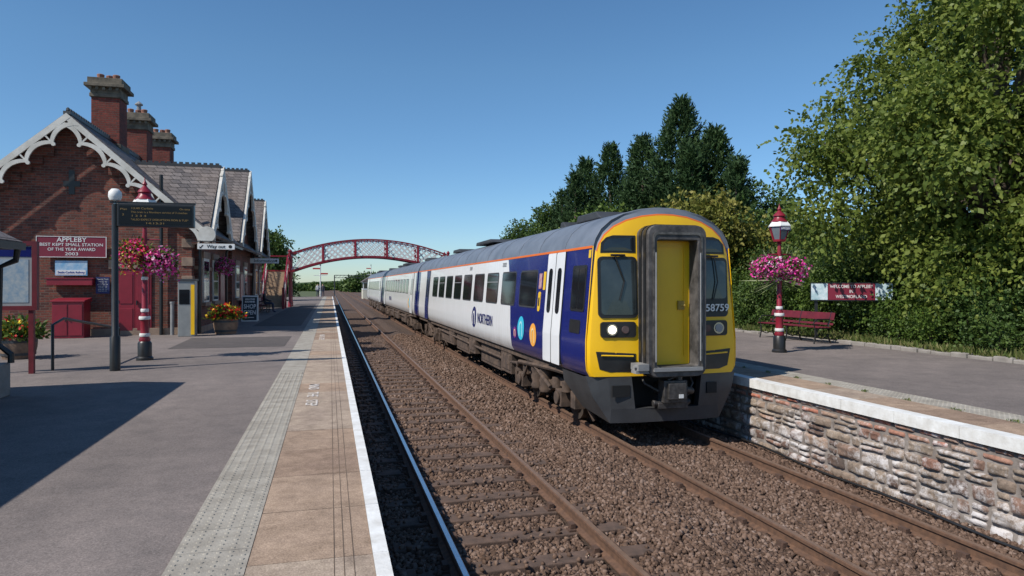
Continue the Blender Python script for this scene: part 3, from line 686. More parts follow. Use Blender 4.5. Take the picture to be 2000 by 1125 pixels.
t=thing('sandwich_board','white framed sandwich board reading SHOP OPEN on the platform','sandwich board',(p[0],p[1],.9))
for s in (-1,1):
    MB().add([(-.33,s*.3-.02,0),(.33,s*.3-.02,0),(.33,s*.04-.02,1.12),(-.33,s*.04-.02,1.12),(-.33,s*.3+.02,0),(.33,s*.3+.02,0),(.33,s*.04+.02,1.12),(-.33,s*.04+.02,1.12)],[(0,1,2,3),(4,5,6,7),(0,1,5,4),(1,2,6,5),(2,3,7,6),(3,0,4,7)]).build('panel',WHITE,t)
an=(R(90)-math.atan(.26/1.12),0,0)
def ab(z): return (0,-.3-.028+.26*z/1.12,z)
DKB=M('dark board face',(.02,.03,.04),(.03,.035,.045),3,.5)
f=MB(); z0,z1=.05,1.06; a=ab(z0);b=ab(z1); f.add([(-.29,a[1],z0),(.29,a[1],z0),(.29,b[1],z1),(-.29,b[1],z1),(-.29,a[1]+.006,z0),(.29,a[1]+.006,z0),(.29,b[1]+.006,z1),(-.29,b[1]+.006,z1)],[(0,1,2,3),(4,5,6,7),(0,1,5,4),(1,2,6,5),(2,3,7,6),(3,0,4,7)]); f.build('message_face',DKB,t)
for s,z,sz,w_ in (('GOLD STARS',.96,.085,.4),('SOUVENIR',.85,.10,.42),('SHOP',.64,.27,.5),('OPEN',.38,.27,.5)):
    q=ab(z); text(s,sz,(0,q[1]-.006,z),an,WHITE,t,bold=.005,width=w_)
q=ab(.17); m=MB(); m.beam((-.15,q[1]-.006,.17),(.18,q[1]-.006,.17),.012,.03); m.add([(-.22,q[1]-.008,.17),(-.13,q[1]-.008,.11),(-.13,q[1]-.004,.23)],[(0,1,2)]); m.build('arrow',WHITE,t)
def bench(label,loc,rz,Lb):
    t=thing('platform_bench',label,'bench',loc,rz); h=Lb/2
    m=MB()
    for i in range(4): m.box(-h,h,-.22+.11*i,-.22+.11*i+.075,.435,.46)
    m.build('seat',MAROOND,t,0,.006)
    m=MB(); m.prism([(.255,.64),(.28,.64),(.33,.84),(.305,.84)],'x',-h,h); m.prism([(.225,.50),(.245,.50),(.262,.56),(.242,.56)],'x',-h,h); m.build('backrest',MAROOND,t,0,.006)
    for x in (-h+.15,0,h-.15):
        m=MB(); m.tube([(x,-.24,0),(x,-.19,.2),(x,-.20,.42)],.022,6); m.tube([(x,.30,0),(x,.2,.2),(x,.22,.45),(x,.33,.86)],.022,6); m.tube([(x,-.2,.415),(x,.22,.415)],.02,6); m.tube([(x,-.2,.2),(x,0,.13),(x,.2,.2)],.016,6)
        if x!=0: m.tube([(x,-.2,.42),(x,-.26,.55),(x,-.15,.66),(x,.26,.66)],.018,6)
        m.build('leg',BLACK,t,50)
    return t
bench('maroon slatted bench standing at the back of the right platform',(12.85,16.9,.9),R(-90),2.7)
bench('maroon bench with a seated person against the station wall',(-3.65,41.5,.9),R(90),2.2)
bench('empty dark maroon bench nearer along the station wall, beyond the SHOP OPEN board',(-3.7,35.3,.9),R(90),2.0)
sg=thing('welcome_sign','long WELCOME TO APPLEBY IN WESTMORLAND sign with picture panels among shrubs','sign',(14.2,16.15,.9),math.atan2(-1.2,1.9))
MB().box(-1.06,1.06,-.03,.03,1.14,1.66).build('panel',BLACK,sg)
MB().box(-.60,.60,-.04,-.031,1.17,1.63).build('name_panel',REDSIGN,sg)
PIC=M('picture panel',(.70,.76,.80),(.30,.46,.50),5,.5)
for a in (-1.04,.61): MB().box(a,a+.43,-.04,-.031,1.17,1.63).build('picture_panel',PIC,sg)
for s,z,w_ in (('WELCOME TO APPLEBY',1.545,1.1),('IN',1.405,.09),('WESTMORLAND',1.26,.8)): text(s,.125,(0,-.044,z),FY,WHITE,sg,width=w_,bold=.001)
for x in (-.9,.9): MB().box(x-.04,x+.04,.031,.1,0,1.6).build('post',BLACK,sg)
# ================================================================ train
SP=[(1.28,1.04),(1.335,1.14),(1.35,1.3),(1.35,1.6),(1.22,3.12),(1.185,3.24),(1.09,3.40),(.92,3.545),(.7,3.65),(.42,3.725),(.15,3.757),(0,3.76)]
def su(z): return 1.35-.13*max(0,(z-1.6))/1.52
def livery(name,front):
    m,nt,p=newmat(name); v=objc(nt); sx=nt.nodes.new('ShaderNodeSeparateXYZ'); nt.links.new(v,sx.inputs[0]); y=sx.outputs[1]; z=sx.outputs[2]
    white=(.80,.80,.80); navy=(.010,.018,.15)
    if front:
        thr=mth(nt,'ADD',mth(nt,'MULTIPLY',mth(nt,'POWER',mth(nt,'MAXIMUM',mth(nt,'SUBTRACT',z,1.0),0),1.6),.22),4.75)
        f=mth(nt,'LESS_THAN',y,thr)
        f=mth(nt,'MAXIMUM',f,mth(nt,'GREATER_THAN',y,21.3))
    else:
        f=mth(nt,'MAXIMUM',mth(nt,'LESS_THAN',y,.5),mth(nt,'GREATER_THAN',y,21.5))
    col=mixc(nt,f,white,navy)
    g=mth(nt,'MULTIPLY',mth(nt,'SUBTRACT',1.36,z),2.2,True); n=noise(nt,v,3,6)
    col=mixc(nt,mth(nt,'MULTIPLY',g,mth(nt,'MULTIPLY',n,1.1)),col,(.11,.08,.06))
    st=nt.nodes.new('ShaderNodeTexNoise'); mp=nt.nodes.new('ShaderNodeMapping'); mp.inputs['Scale'].default_value=(1,5,.35); nt.links.new(v,mp.inputs[0]); nt.links.new(mp.outputs[0],st.inputs[0]); st.inputs['Scale'].default_value=2
    col=mixc(nt,.2,col,ramp(nt,st.outputs['Fac'],[(.35,(.78,.75,.7)),(.6,(1,1,1))]),'MULTIPLY')
    nt.links.new(col,p.inputs['Base Color']); p.inputs['Roughness'].default_value=.22; p.inputs['Coat Weight'].default_value=.3
    bumpn(nt,p,noise(nt,v,1.1,2),.12,.02)
    return m
LIV1=livery('front carriage livery',True); LIV2=livery('rear carriage livery',False)
ROOFM=M('carriage roof grey sky tint',(.17,.19,.225),(.11,.125,.15),2,.45,.15,20)  # grey roof paint with sky reflection mixed in as a blue tint
GANG=M('gangway rubber',(.12,.11,.105),(.028,.026,.026),5,.65,.5,25)
YF=.17
def sideplate(m,y0,y1,z0,z1,off,r,mi=0):
    zs=set([z0,z1])
    for i in range(1,5):
        e=r*(1-math.cos(math.pi/2*i/4)); zs.add(z0+e); zs.add(z1-e)
    if z0<1.6<z1: zs.add(1.6)
    zs=sorted(zs)
    def ins(z):
        d=max(z0+r-z,z-(z1-r),0); d=min(d,r); return r-math.sqrt(max(r*r-d*d,0))
    vs=[]
    for z in zs:
        e=ins(z); u=-su(z)-off
        vs+=[(u,y0+e,z),(u,y1-e,z),(-su(z)+.02,y1-e,z),(-su(z)+.02,y0+e,z)]
    fs=[]
    for i in range(len(zs)-1):
        a=4*i;b=a+4; fs+=[(a,a+1,b+1,b),(a+1,a+2,b+2,b+1),(a+3,a,b,b+3)]
    k=4*(len(zs)-1); fs+=[(0,3,2,1),(k,k+1,k+2,k+3)]
    m.add(vs,fs,mi)
def carriage(y0,label,front,L=22.0):
    T=thing('railway_carriage',label,'train carriage',(5.26,y0,0),0,'coupled carriages of the blue and white train')
    ys=YF if front else 0
    low=[p for p in SP if p[1]<=3.13]; up=[p for p in SP if p[1]>=3.12]
    body=MB().prism([(-u,z) for u,z in low]+[(u,z) for u,z in low[::-1]],'y',ys,L).build('body',LIV1 if front else LIV2,T,35)
    rp=[(-u,z) for u,z in up]+[(u,z) for u,z in up[::-1]][1:]
    m=MB().prism(rp,'y',ys,L)
    for yy in np.arange(1.5,L,1.55):
        m.prism([(a*1.004,b+.006 if b>3.2 else b) for a,b in rp],'y',yy,yy+.05)
    roof=m.build('roof',ROOFM,T,35)
    for yy,l,w,h in ((1.6,1.3,.5,.10),(4.0,.5,.3,.12),(9,2.2,.8,.06),(15,1.5,.6,.08)):
        MB().prism([(yy,3.72),(yy+l,3.72),(yy+l-.1,3.76+h),(yy+.25,3.76+h)],'x',-w,w).build('roof_vent',DKGREY,roof,0,.02)
    m=MB(); m.add([(-su(3.09)-.006,ys,3.085),(-su(3.115)-.006,ys,3.125),(-su(3.115)-.006,L,3.125),(-su(3.09)-.006,L,3.085)],[(0,1,2,3)]); m.build('orange_line',ORANGE,body)
    yw=[3.0+1.62*k for k in range(9)] if front else [3.6+1.62*k for k in range(9)]
    for i,a in enumerate(yw):
        m=MB(); sideplate(m,a,a+1.27,2.03,2.80,.006,.09); w=m.build('window',DKGREY,T)
        m=MB(); sideplate(m,a+.035,a+1.235,2.065,2.765,.011,.07); m.build('pane',GLASS,w)
        if i in (2,5,7):
            m=MB(); sideplate(m,a+.05,a+1.22,2.555,2.575,.016,.005); m.build('vent_bar',GREY,w)
    for yb,c in ((1.38,LTWHITE),(18.15,NAVY if front else LTWHITE)):
        for k in range(2):
            a=yb+.50*k
            m=MB(); sideplate(m,a+.01,a+.49,1.08,3.08,.016,.04); d=m.build('door',c,T)
            m=MB(); sideplate(m,a+.15,a+.36,1.98,2.80,.022,.08); m.build('door_window',GLASS,d)
            m=MB(); sideplate(m,a+.0,a+.012,1.1,3.08,.019,.001); m.build('door_seal',BLACK,d)
    MB().box(-1.22,1.22,.9,L,.9,1.06).build('solebar',RUSTY,T,0,.01)
    for (a,b,z0,x) in ((5.3,6.3,.42,1.2),(6.6,9.0,.34,1.1),(9.3,10.2,.5,1.22),(10.5,12.6,.38,1.15),(12.9,13.9,.45,1.2),(14.2,16.0,.4,1.12)):
        m=MB(); m.box(-x,x,a,b,z0,.9); m.box(-x-.02,-x,a+.1,b-.1,z0+.08,.84); m.box(-x-.035,-x-.02,a+.2,a+.32,z0+.2,z0+.26)
        m.build('equipment_box',RUSTY,T,0,.03)
    for pts,r_ in (([(-1.15,4.6,.75),(-1.18,5.4,.7),(-1.2,9,.72),(-1.2,16.3,.8)],.035),([(-1.2,.9,.95),(-1.24,2.2,.93),(-1.2,4.6,.8),(-1.1,5.2,.5)],.045),([(-1.15,5.0,.62),(-1.15,5.0,.3),(-1.0,5.4,.3)],.04)):
        MB().tube(pts,r_,6).build('pipe',RUSTY,T,50)
    for yc in (3.3,18.7):
        m=MB()
        for s in (-1,1):
            m.prism([(yc-1.75,.62),(yc-1.7,.74),(yc-.9,.76),(yc-.5,.62),(yc+.5,.62),(yc+.9,.76),(yc+1.7,.74),(yc+1.75,.62),(yc+.9,.58),(yc+.5,.42),(yc-.5,.42),(yc-.9,.58)],'x',s*1.02-.06,s*1.02+.06)
            for a in (-1.3,1.3):
                m.box(s*1.05-.13,s*1.05+.13,yc+a-.17,yc+a+.17,.26,.56); m.lathe([(.10,.0),(.10,.2)],10,0,(s*1.10,yc+a-.28,.55)); m.lathe([(.10,.0),(.10,.2)],10,0,(s*1.10,yc+a+.28,.55))
                m.tube([(s*1.19,yc+a,.41),(s*1.23,yc+a,.41)],.12,12)
            for a in (-.28,.28): m.lathe([(.13,.36),(.15,.42),(.12,.5),(.15,.58),(.12,.66),(.15,.74),(.13,.9)],12,0,(s*1.08,yc+a,0))
            m.tube([(s*1.2,yc-.9,.55),(s*1.2,yc+.2,.86)],.04,6); m.tube([(s*1.18,yc+1.0,.5),(s*1.2,yc+.5,.95)],.03,6)
            m.box(s*1.0-.1,s*1.0+.1,yc-1.98,yc-1.75,.3,.6); m.tube([(s*.95,yc-1.95,.9),(s*.9,yc-2.1,.35),(s*.8,yc-2.15,.12)],.035,6)
        m.box(-1.0,1.0,yc-.3,yc+.3,.4,.62); m.box(-.75,.75,yc-.95,yc-.8,.45,.6)
        bg=m.build('bogie',RUSTY,T,50,.008)
        for a in (-1.3,1.3):
            for s in (-1,1):
                w=MB(); x=s*.75; w.tube([(x-.065,yc+a,.42),(x+.065,yc+a,.42)],.42,28); w.tube([(x-.09*s,yc+a,.42),(x-.065*s,yc+a,.42)],.45,28); w.tube([(x+.065*s,yc+a,.42),(x+.085*s,yc+a,.42)],.30,20); w.build('wheel',M('wheel steel',(.09,.07,.055),(.05,.04,.035),8,.6,metal=.3),bg,40)
    if not front:
        MB().prism(rr(-.55,.55,1.0,3.3,.15),'y',-.5,0.0).build('gangway_bellows',GANG,T)
    return T
CAR=[carriage(10.0,'leading carriage with yellow cab front and dark blue forward section',True),carriage(32.5,'second carriage of the train, white sided, directly behind the leading carriage',False),carriage(55.0,'third and farthest carriage of the train, beyond the footbridge',False)]
T=CAR[0]
def fy(u,z): return .05*max(0,z-1.9)+.10*(u/1.25)**2
full=[(-u,z) for u,z in SP]+[(u,z) for u,z in SP[::-1]][1:]
n=len(full)
def ringp(a,yo,abs_y=None):
    out=[]
    for (u,z) in full:
        zz=1.04+(z-1.04)*(1-a); uu=u*(1-a)
        out.append((uu,abs_y if abs_y is not None else fy(uu,zz)+yo,zz))
    return out
rings=[ringp(0,0,YF),ringp(.003,0,YF-.02),ringp(.016,.045),ringp(.040,.008),ringp(.050,0),ringp(.35,0),ringp(.7,0),ringp(.97,0)]
m=MB(); m.v=[v for r_ in rings for v in r_]
for k in range(len(rings)-1):
    for i in range(n-1):
        m.f.append((k*n+i,k*n+i+1,(k+1)*n+i+1,(k+1)*n+i))
        top=min(full[i][1],full[i+1][1])>=3.1
        m.m.append(1 if (top and k<3) else (2 if (top and k==3) else 0))
m.f.append(tuple(range((len(rings)-1)*n,len(rings)*n))); m.m.append(0)
m.f.append(tuple([k*n for k in range(len(rings))]+[k*n+n-1 for k in range(len(rings)-1,-1,-1)])); m.m.append(0)
m.build('cab_front',[YELLOW,ROOFM,ORANGE],T,30)
def fplate(mb,u0,u1,z0,z1,off,r,mi=0,poly=None):
    pts=poly or rr(u0,u1,z0,z1,r); nn=len(pts); cu=sum(p[0] for p in pts)/nn; cz=sum(p[1] for p in pts)/nn
    vs=[(u,fy(u,z)-off,z) for u,z in pts]+[(u,fy(u,z)+.05,z) for u,z in pts]
    mid=[(cu+(u-cu)*.5,fy(cu+(u-cu)*.5,cz+(z-cz)*.5)-off,cz+(z-cz)*.5) for u,z in pts]+[(cu,fy(cu,cz)-off,cz)]
    o=2*nn
    fs=[(i,(i+1)%nn,nn+(i+1)%nn,nn+i) for i in range(nn)]+[(i,(i+1)%nn,o+(i+1)%nn,o+i) for i in range(nn)]+[(o+i,o+(i+1)%nn,o+nn) for i in range(nn)]
    mb.add(vs+mid,fs,mi)
WSG=M('windscreen glass',(.045,.055,.055),(.012,.016,.018),1.3,.06,spec=.8)
for s in (-1,1):
    A,Bq=(-1.16,-.51) if s<0 else (.51,1.16)
    m=MB(); fplate(m,A,Bq,1.97,2.95,.006,.08); w=m.build('windscreen',BLACK,T)
    m=MB(); fplate(m,A+.05,Bq-.03,2.02 if s<0 else 2.27,2.90,.012,.06); m.build('pane',WSG,w)
    px=(A+Bq)/2
    for pts,r_ in (([(px+.05*s,fy(px,2.9)-.03,2.96),(px+.1,fy(px,2.5)-.035,2.55),(px+.02,fy(px,2.3)-.03,2.25)],.011),([(px-.12,fy(px,3)-.03,2.97),(px+.12,fy(px,3)-.03,2.97)],.02)):
        MB().tube(pts,r_,6).build('wiper',BLACK,w)
    m=MB(); fplate(m,0,0,0,0,.006,0,0,[(s*.53,3.01),(s*1.11,3.01),(s*1.095,3.17),(s*1.01,3.255),(s*.90,3.29),(s*.53,3.29)]); d=m.build('destination_window',BLACK,T)
    m=MB(); fplate(m,0,0,0,0,.011,0,0,[(s*.56,3.04),(s*1.07,3.04),(s*1.05,3.16),(s*.98,3.23),(s*.56,3.26)]); m.build('pane',GLASS,d)
    m=MB(); fplate(m,s*.84-.29,s*.84+.29,1.66,1.91,.02,.05); hl=m.build('headlight_unit',BLACK,T)
    hu=s*.95
    MB().tube([(hu,fy(hu,1.78)-.035,1.785),(hu,fy(hu,1.78),1.785)],.095,20).build('lamp_rim',M('lamp chrome',(.5,.48,.42),(.4,.38,.33),3,.25,metal=1),hl)
    lens=M('headlight lens lit',(1,.90,.70),(1,.90,.70),1,.2,emit=2.5) if s<0 else M('lamp lens off',(.35,.36,.36),(.25,.25,.26),2,.15)
    MB().tube([(hu,fy(hu,1.78)-.045,1.785),(hu,fy(hu,1.78),1.785)],.068,20).build('headlight',lens,hl)
    MB().tube([(s*.73,fy(.73,1.78)-.035,1.785),(s*.73,fy(.73,1.78),1.785)],.06,16).build('marker_light',M('marker lens',(.12,.10,.10),(.10,.02,.02),2,.15),hl)
    m=MB(); fplate(m,0,0,0,0,.006,0,0,[(s*.55,1.40),(s*1.20,1.44),(s*1.14,1.16),(s*.97,1.11),(s*.55,1.11)]); m.build('lower_grille',BLACK,T)
    MB().tube([(s*.60,fy(.6,1.2)-.03,1.36),(s*1.12,fy(1.12,1.2)-.03,1.38)],.014,6).build('grab_rail',YELLOW,T)
text('158759',.165,(.875,fy(.875,2.1)-.04,2.115),(R(90),0,R(8)),WHITE,T,'unit_number',width=.54,bold=.003)
m=MB(); o_=rr(-.50,.50,1.06,3.43,.15,4); i_=rr(-.355,.355,1.22,3.20,.03,4); nn=len(o_)
yf,yb=-.34,.10
vs=[(u,yf,z) for u,z in o_]+[(u,yf,z) for u,z in i_]+[(u,yb,z) for u,z in o_]+[(u,yb,z) for u,z in i_]
fs=[]
for i in range(nn):
    j=(i+1)%nn; fs+=[(i,j,nn+j,nn+i),(i,j,2*nn+j,2*nn+i),(nn+i,nn+j,3*nn+j,3*nn+i)]
m.add(vs,fs); gw=m.build('gangway',GANG,T,0,.010)
def ringy(o2,k,ya,yb_):
    m=MB(); nn=len(o2); c=2.25
    vs=[(u,ya,z) for u,z in o2]+[(u,yb_,z) for u,z in o2]+[(u*k,ya,c+(z-c)*(1-(1-k)*.5)) for u,z in o2]+[(u*k,yb_,c+(z-c)*(1-(1-k)*.5)) for u,z in o2]
    fs=[]
    for i in range(nn):
        j=(i+1)%nn; fs+=[(i,j,nn+j,nn+i),(i,j,2*nn+j,2*nn+i),(nn+i,nn+j,3*nn+j,3*nn+i)]
    m.add(vs,fs); return m
ringy(rr(-.515,.515,1.045,3.445,.16,4),.94,-.26,-.18).build('rubber_seal',BLACK,gw); ringy(rr(-.515,.515,1.045,3.445,.16,4),.94,-.10,-.02).build('rubber_seal',BLACK,gw)
ringy(rr(-.43,.43,1.14,3.32,.08,4),.93,-.355,-.341).build('face_rim',M('scuffed steel rim',(.20,.18,.16),(.05,.045,.04),8,.45,metal=.4),gw)
gd=MB().prism(rr(-.40,.40,1.18,3.25,.02),'y',-.06,-.03).build('gangway_door',YELLOW,gw)
m=MB(); m.box(-.30,-.285,-.075,-.06,1.35,3.1); m.box(.25,.265,-.075,-.06,1.35,3.1); m.box(-.30,.265,-.0745,-.0605,3.1,3.115); m.build('door_moulding',YELLOW,gd)
m=MB(); m.box(.14,.25,-.10,-.06,2.1,2.24); m.tube([(.17,-.10,2.17),(.24,-.14,2.17)],.012,6); m.build('door_latch',M('latch',(.45,.3,.05),(.3,.2,.05),5),gd)
MB().box(-.42,.42,-.38,-.02,1.15,1.205).build('step_plate',GREY,gw)
m=MB(); m.box(-.70,-.47,-.32,-.14,1.12,1.17); m.box(-.68,-.5,-.36,-.08,1.17,1.27); m.tube([(-.72,-.28,1.22),(-.5,-.28,1.22)],.03,8); m.build('jumper_cable_box',GREY,gw)
for u in (.385,-.385): MB().tube([(u,-.365,1.3),(u,-.365,3.0)],.012,6).build('clamp_rod',GREY,gw)
m=MB()
def ap(poly,mi=0):
    nn=len(poly); vs=[(u,fy(u,1)-.01+.06*(u/1.3)**4,z) for u,z in poly]+[(u,fy(u,1)+.14,z) for u,z in poly]
    m.add(vs,[tuple(range(nn)),tuple(range(nn,2*nn))[::-1]]+[(i,(i+1)%nn,nn+(i+1)%nn,nn+i) for i in range(nn)],mi)
for s in (-1,1):
    ap([(s*.62,1.035),(s*1.0,1.035),(s*.95,.52),(s*.56,.52)]); ap([(s*1.0,1.035),(s*1.34,1.035),(s*1.24,.72),(s*.95,.52)]); ap([(s*.95,.52),(s*1.24,.72),(s*.97,.30)])
ap([(-.95,.52),(-.5,.52),(0,.52),(.5,.52),(.95,.52),(.97,.30),(.5,.30),(-.5,.30),(-.97,.30)])
for s in (-1,1):
    m.add([(s*1.34,.20,1.035),(s*1.34,1.3,1.035),(s*1.33,1.25,.85),(s*1.24,.18,.72),(s*.97,.07,.30),(s*1.15,.8,.45)],[(0,1,2,3),(3,2,5,4)])
m.build('front_apron',DKGREY,T,20)
PB=M('pitch black shade and hatch',(.008,.008,.008))
MB().box(-.70,.70,.32,.36,.4,1.04).build('coupler_opening_shade',PB,T)  # black plate painting in the dark interior behind the coupler opening
CPL=M('coupler steel',(.11,.10,.095),(.03,.028,.026),9,.5,.4,30,metal=.4)
m=MB(); m.tube([(0,.4,.80),(0,-.12,.80)],.11,14); m.box(-.20,.20,-.28,-.06,.64,.99); m.box(-.15,.15,-.34,-.28,.70,.95); m.box(-.25,.27,-.18,.0,.53,.63)
m.tube([(-.32,-.12,.62),(.32,-.12,.62)],.05,10); m.tube([(-.1,-.2,.99),(.02,-.22,1.05),(.18,-.15,.9)],.025,6); m.lathe([(.05,0),(.05,.06)],10,0,(.09,-.22,.99)); m.tube([(.22,-.15,.82),(.40,-.05,.78)],.06,10); m.tube([(.3,-.1,.72),(.45,0,.9),(.44,.1,1.02)],.02,6)
m.tube([(-.2,-.1,.8),(-.40,0,.92),(-.42,.1,1.02)],.022,6); m.build('coupler',CPL,T,40,.01)
MB().box(.02,.10,-.345,-.34,.72,.78).build('coupler_plate',WHITE,T)
for a,b in ((.72,.9),(-.95,-.65)): MB().box(a,b,.01,.03,.72,.9).build('apron_hatch',PB,T)
m=MB(); sideplate(m,.32,.98,2.06,2.82,.008,.05); w=m.build('cab_window',BLACK,T)
for a,b in ((.37,.64),(.67,.94)):
    m=MB(); sideplate(m,a,b,2.10,2.78,.013,.04); m.build('pane',GLASS,w)
m=MB(); sideplate(m,.45,.95,1.70,1.92,.008,.04); m.build('step_recess',BLACK,T)
m=MB(); sideplate(m,.20,.29,2.93,3.06,.01,.01); m.build('warning_label',M('yellow sign',(.8,.5,.02)),T)
YS=MATS['yellow sign']; m=MB(); sideplate(m,2.70,2.88,2.42,2.72,.008,.01); m.build('cycle_sign',M('maroon pictogram',(.3,.02,.05),(.5,.4,.4),9),T); m=MB(); sideplate(m,2.72,2.87,1.98,2.36,.008,.05); m.build('door_button_panel',YS,T)
m=MB(); sideplate(m,2.76,2.83,2.08,2.25,.012,.03); m.build('door_button',BLACK,T)
m=MB(); sideplate(m,2.46,2.60,2.40,2.75,.008,.01); m.build('notice_label',YS,T)
for a in (5.6,9.6):
    for k in range(3):
        m=MB(); sideplate(m,a,a+.35,2.93+.035*k,2.95+.035*k,.01,.005); m.build('side_vent',GREY,T)
def disc(yc,zc,r,mat,name,off=.008,am=None):
    m=MB(); pts=[(yc+r*math.cos(a),zc+r*math.sin(a)) for a in np.linspace(0,2*math.pi,28,endpoint=False)]
    vs=[(-su(z)-off,y,z) for y,z in pts]+[(-su(zc)-off,yc,zc)]; m.add(vs,[(i,(i+1)%28,28) for i in range(28)])
    d=m.build(name,mat,T)
    m=MB(); k=r*.42
    pth=[(yc-k,zc-r*.7),(yc-k,zc)]+[(yc-k*math.cos(t),zc+k*math.sin(t)*1.2) for t in np.linspace(0,math.pi,9)][1:]+[(yc+k,zc-r*.7)]
    for a,b in zip(pth[:-1],pth[1:]):
        dx=Vector((b[0]-a[0],b[1]-a[1])).normalized(); nr=Vector((-dx.y,dx.x))*r*.10
        q=[(a[0]-nr.x,a[1]-nr.y),(a[0]+nr.x,a[1]+nr.y),(b[0]+nr.x,b[1]+nr.y),(b[0]-nr.x,b[1]-nr.y)]
        m.add([(-su(z)-off-.004,y,z) for y,z in q],[(0,1,2,3)])
    m.build('emblem_arch',am or WHITE,d)
AMB=M('amber circle',(.8,.36,.05),(.78,.34,.05)); PAM=M('pale amber',(.85,.65,.3)); CY=M('cyan',(.03,.45,.6),(.03,.42,.58)); PCY=M('pale cyan',(.4,.75,.8)); PUR=M('purple circle',(.22,.02,.20),(.22,.02,.20))
disc(8.85,1.60,.29,NAVY,'emblem'); disc(3.95,1.58,.25,CY,'emblem',am=PCY); disc(3.05,1.50,.23,AMB,'emblem',am=PAM); disc(4.42,1.46,.12,PUR,'emblem',am=PAM)
text('NORTHERN',.38,(-1.36,7.45,1.58),FNX,NAVY,T,'operator_name',width=1.75,bold=.003)
T=CAR[1]; text('NORTHERN',.36,(-1.36,14.0,1.58),FNX,NAVY,T,'operator_name',width=1.75,bold=.003)
disc(3.0,1.55,.25,AMB,'emblem',am=PAM); disc(2.6,1.6,.22,CY,'emblem',off=.013,am=PCY)
# ================================================================ footbridge
FB=thing('footbridge','arched iron footbridge with white lattice sides and maroon posts over the tracks','footbridge',(0,52.5,0))
xc,hw=2.95,5.75
def zt(x): u=(x-xc)/hw; return 4.72+1.12*(1-u*u)
def zl(x): u=(x-xc)/hw; return 3.42+1.15*(1-u*u)
for yy in (-.9,.9):
    m=MB(); N=36
    for i in range(N):
        a=xc-hw+2*hw*i/N; b=xc-hw+2*hw*(i+1)/N
        m.beam((a,yy,zt(a)),(b,yy,zt(b)),.12,.10); m.beam((a,yy,zl(a)),(b,yy,zl(b)),.14,.15)
    for x in np.linspace(xc-hw,xc+hw,6): m.box(x-.08,x+.08,yy-.07,yy+.07,zl(x),zt(x)); m.beam((x,yy*1.0,zt(x)),(x,yy*1.45,zl(x)),.06,.06)
    sp=m.build('arch_girder',MAROON,FB)
    m=MB()
    for i in np.arange(-4,30):
        x=xc-hw+i*.42
        for sgn in (1,-1):
            a=x if sgn>0 else x+1.26; b=x+1.26 if sgn>0 else x
            if min(a,b)<xc-hw-.01 or max(a,b)>xc+hw+.01: continue
            m.beam((a,yy+.012*sgn,zl(a)+.02),(b,yy+.012*sgn,zt(b)-.02),.012,.075)
    m.build('lattice',WHITE,sp)
m=MB()
for i in range(24):
    a=xc-hw+2*hw*i/24; b=xc-hw+2*hw*(i+1)/24; m.beam((a,0,zl(a)+.03),(b,0,zl(b)+.03),1.7,.08)
DECK=M('deck timber',(.12,.085,.06)); m.build('deck',DECK,FB)
for x in (xc-hw,xc+hw):
    for yy in (-.9,.9):
        m=MB(); m.lathe([(.14,.9),(.14,1.2),(.10,1.3),(.09,3.2),(.13,3.3),(.13,3.4),(.10,3.42),(.10,4.85),(.15,4.9),(.0,5.1)],10,0,(x,yy,0)); m.build('column',MAROON,FB,40)
MB().box(-4.4,xc-hw,-.9,.9,3.36,3.44).build('landing',DECK,FB)
m=MB(); rs1=2.5/17
for k in range(17):
    y=-.9-(17-k)*.28; z=.9+k*rs1; m.box(-4.3,-3.0,y,y+.30,z+.10,z+.147); m.box(-4.3,-3.0,y+.27,y+.29,z+.147,z+.10+rs1)
m.build('stair_treads',M('worn stair timber',(.44,.32,.21),(.30,.21,.14),5),FB)
for x in (-4.35,-2.95):
    m=MB(); y0_,z0_,y1_,z1_=-5.7,.95,-.9,3.45; m.beam((x,y0_,z0_+.05),(x,y1_,z1_),.1,.22); m.beam((x,y0_,z0_+1.1),(x,y1_,z1_+1.15),.09,.10); m.box(x-.08,x+.08,y0_-.08,y0_+.08,.9,2.3); m.box(x-.06,x+.06,-3.4,-3.28,.9,3.4)
    sgd=m.build('stair_stringer',MAROON,FB)
    m=MB()
    for i in range(14):
        a=y0_+i*.36
        for (p_,q_) in ((a,a+.72),(a+.72,a)):
            if max(p_,q_)>y1_+.05: continue
            f=lambda y:z0_+(z1_-z0_)*(y-y0_)/(y1_-y0_)
            m.beam((x,p_,f(p_)+.15),(x,q_,f(q_)+1.08),.012,.06)
    m.build('lattice',WHITE,sgd)
m=MB(); x=-3.0
for zz in (4.55,3.5): m.beam((-4.4,-.9,zz),(xc-hw,-.9,zz),.09,.09)
m.build('landing_rail',MAROON,FB)
# ================================================================ distant railway things
def semaphore(label,loc,H,arms):
    t=thing('semaphore_signal',label,'signal',loc); MB().tube([(0,0,0),(0,0,H)],[.1,.07],8).build('post',WHITE,t,40)
    for z,s in arms:
        MB().box(min(0,s*1.0),max(0,s*1.0),-.06,-.03,z-.1,z+.1).build('arm',M('signal red',(.5,.03,.03)),t)
    MB().lathe([(.1,H),(.05,H+.2),(0,H+.4)],8).build('finial',BLACK,t); MB().box(-.9,.9,-.05,.05,H*.72,H*.72+.08).build('bracket',WHITE,t); return t
semaphore('white signal post with bracket beyond the footbridge at the left platform end',(-1.3,97,.2),4.9,[(4.5,-1),(3.8,1)])
semaphore('slim distant signal post right of the running lines, beyond the train',(8.5,150,-.4),7.0,[(6.4,-1)])
t=thing('signal_box','small white and maroon timber signal box just beyond the train','signal box',(7.9,130,-.4))
MB().box(-2,2,0,6,0,1.9).build('base',M('boarding cream',(.6,.56,.45)),t); MB().box(-2,2,0,6,1.95,3.4).build('glazed_storey',WHITE,t)
m=MB()
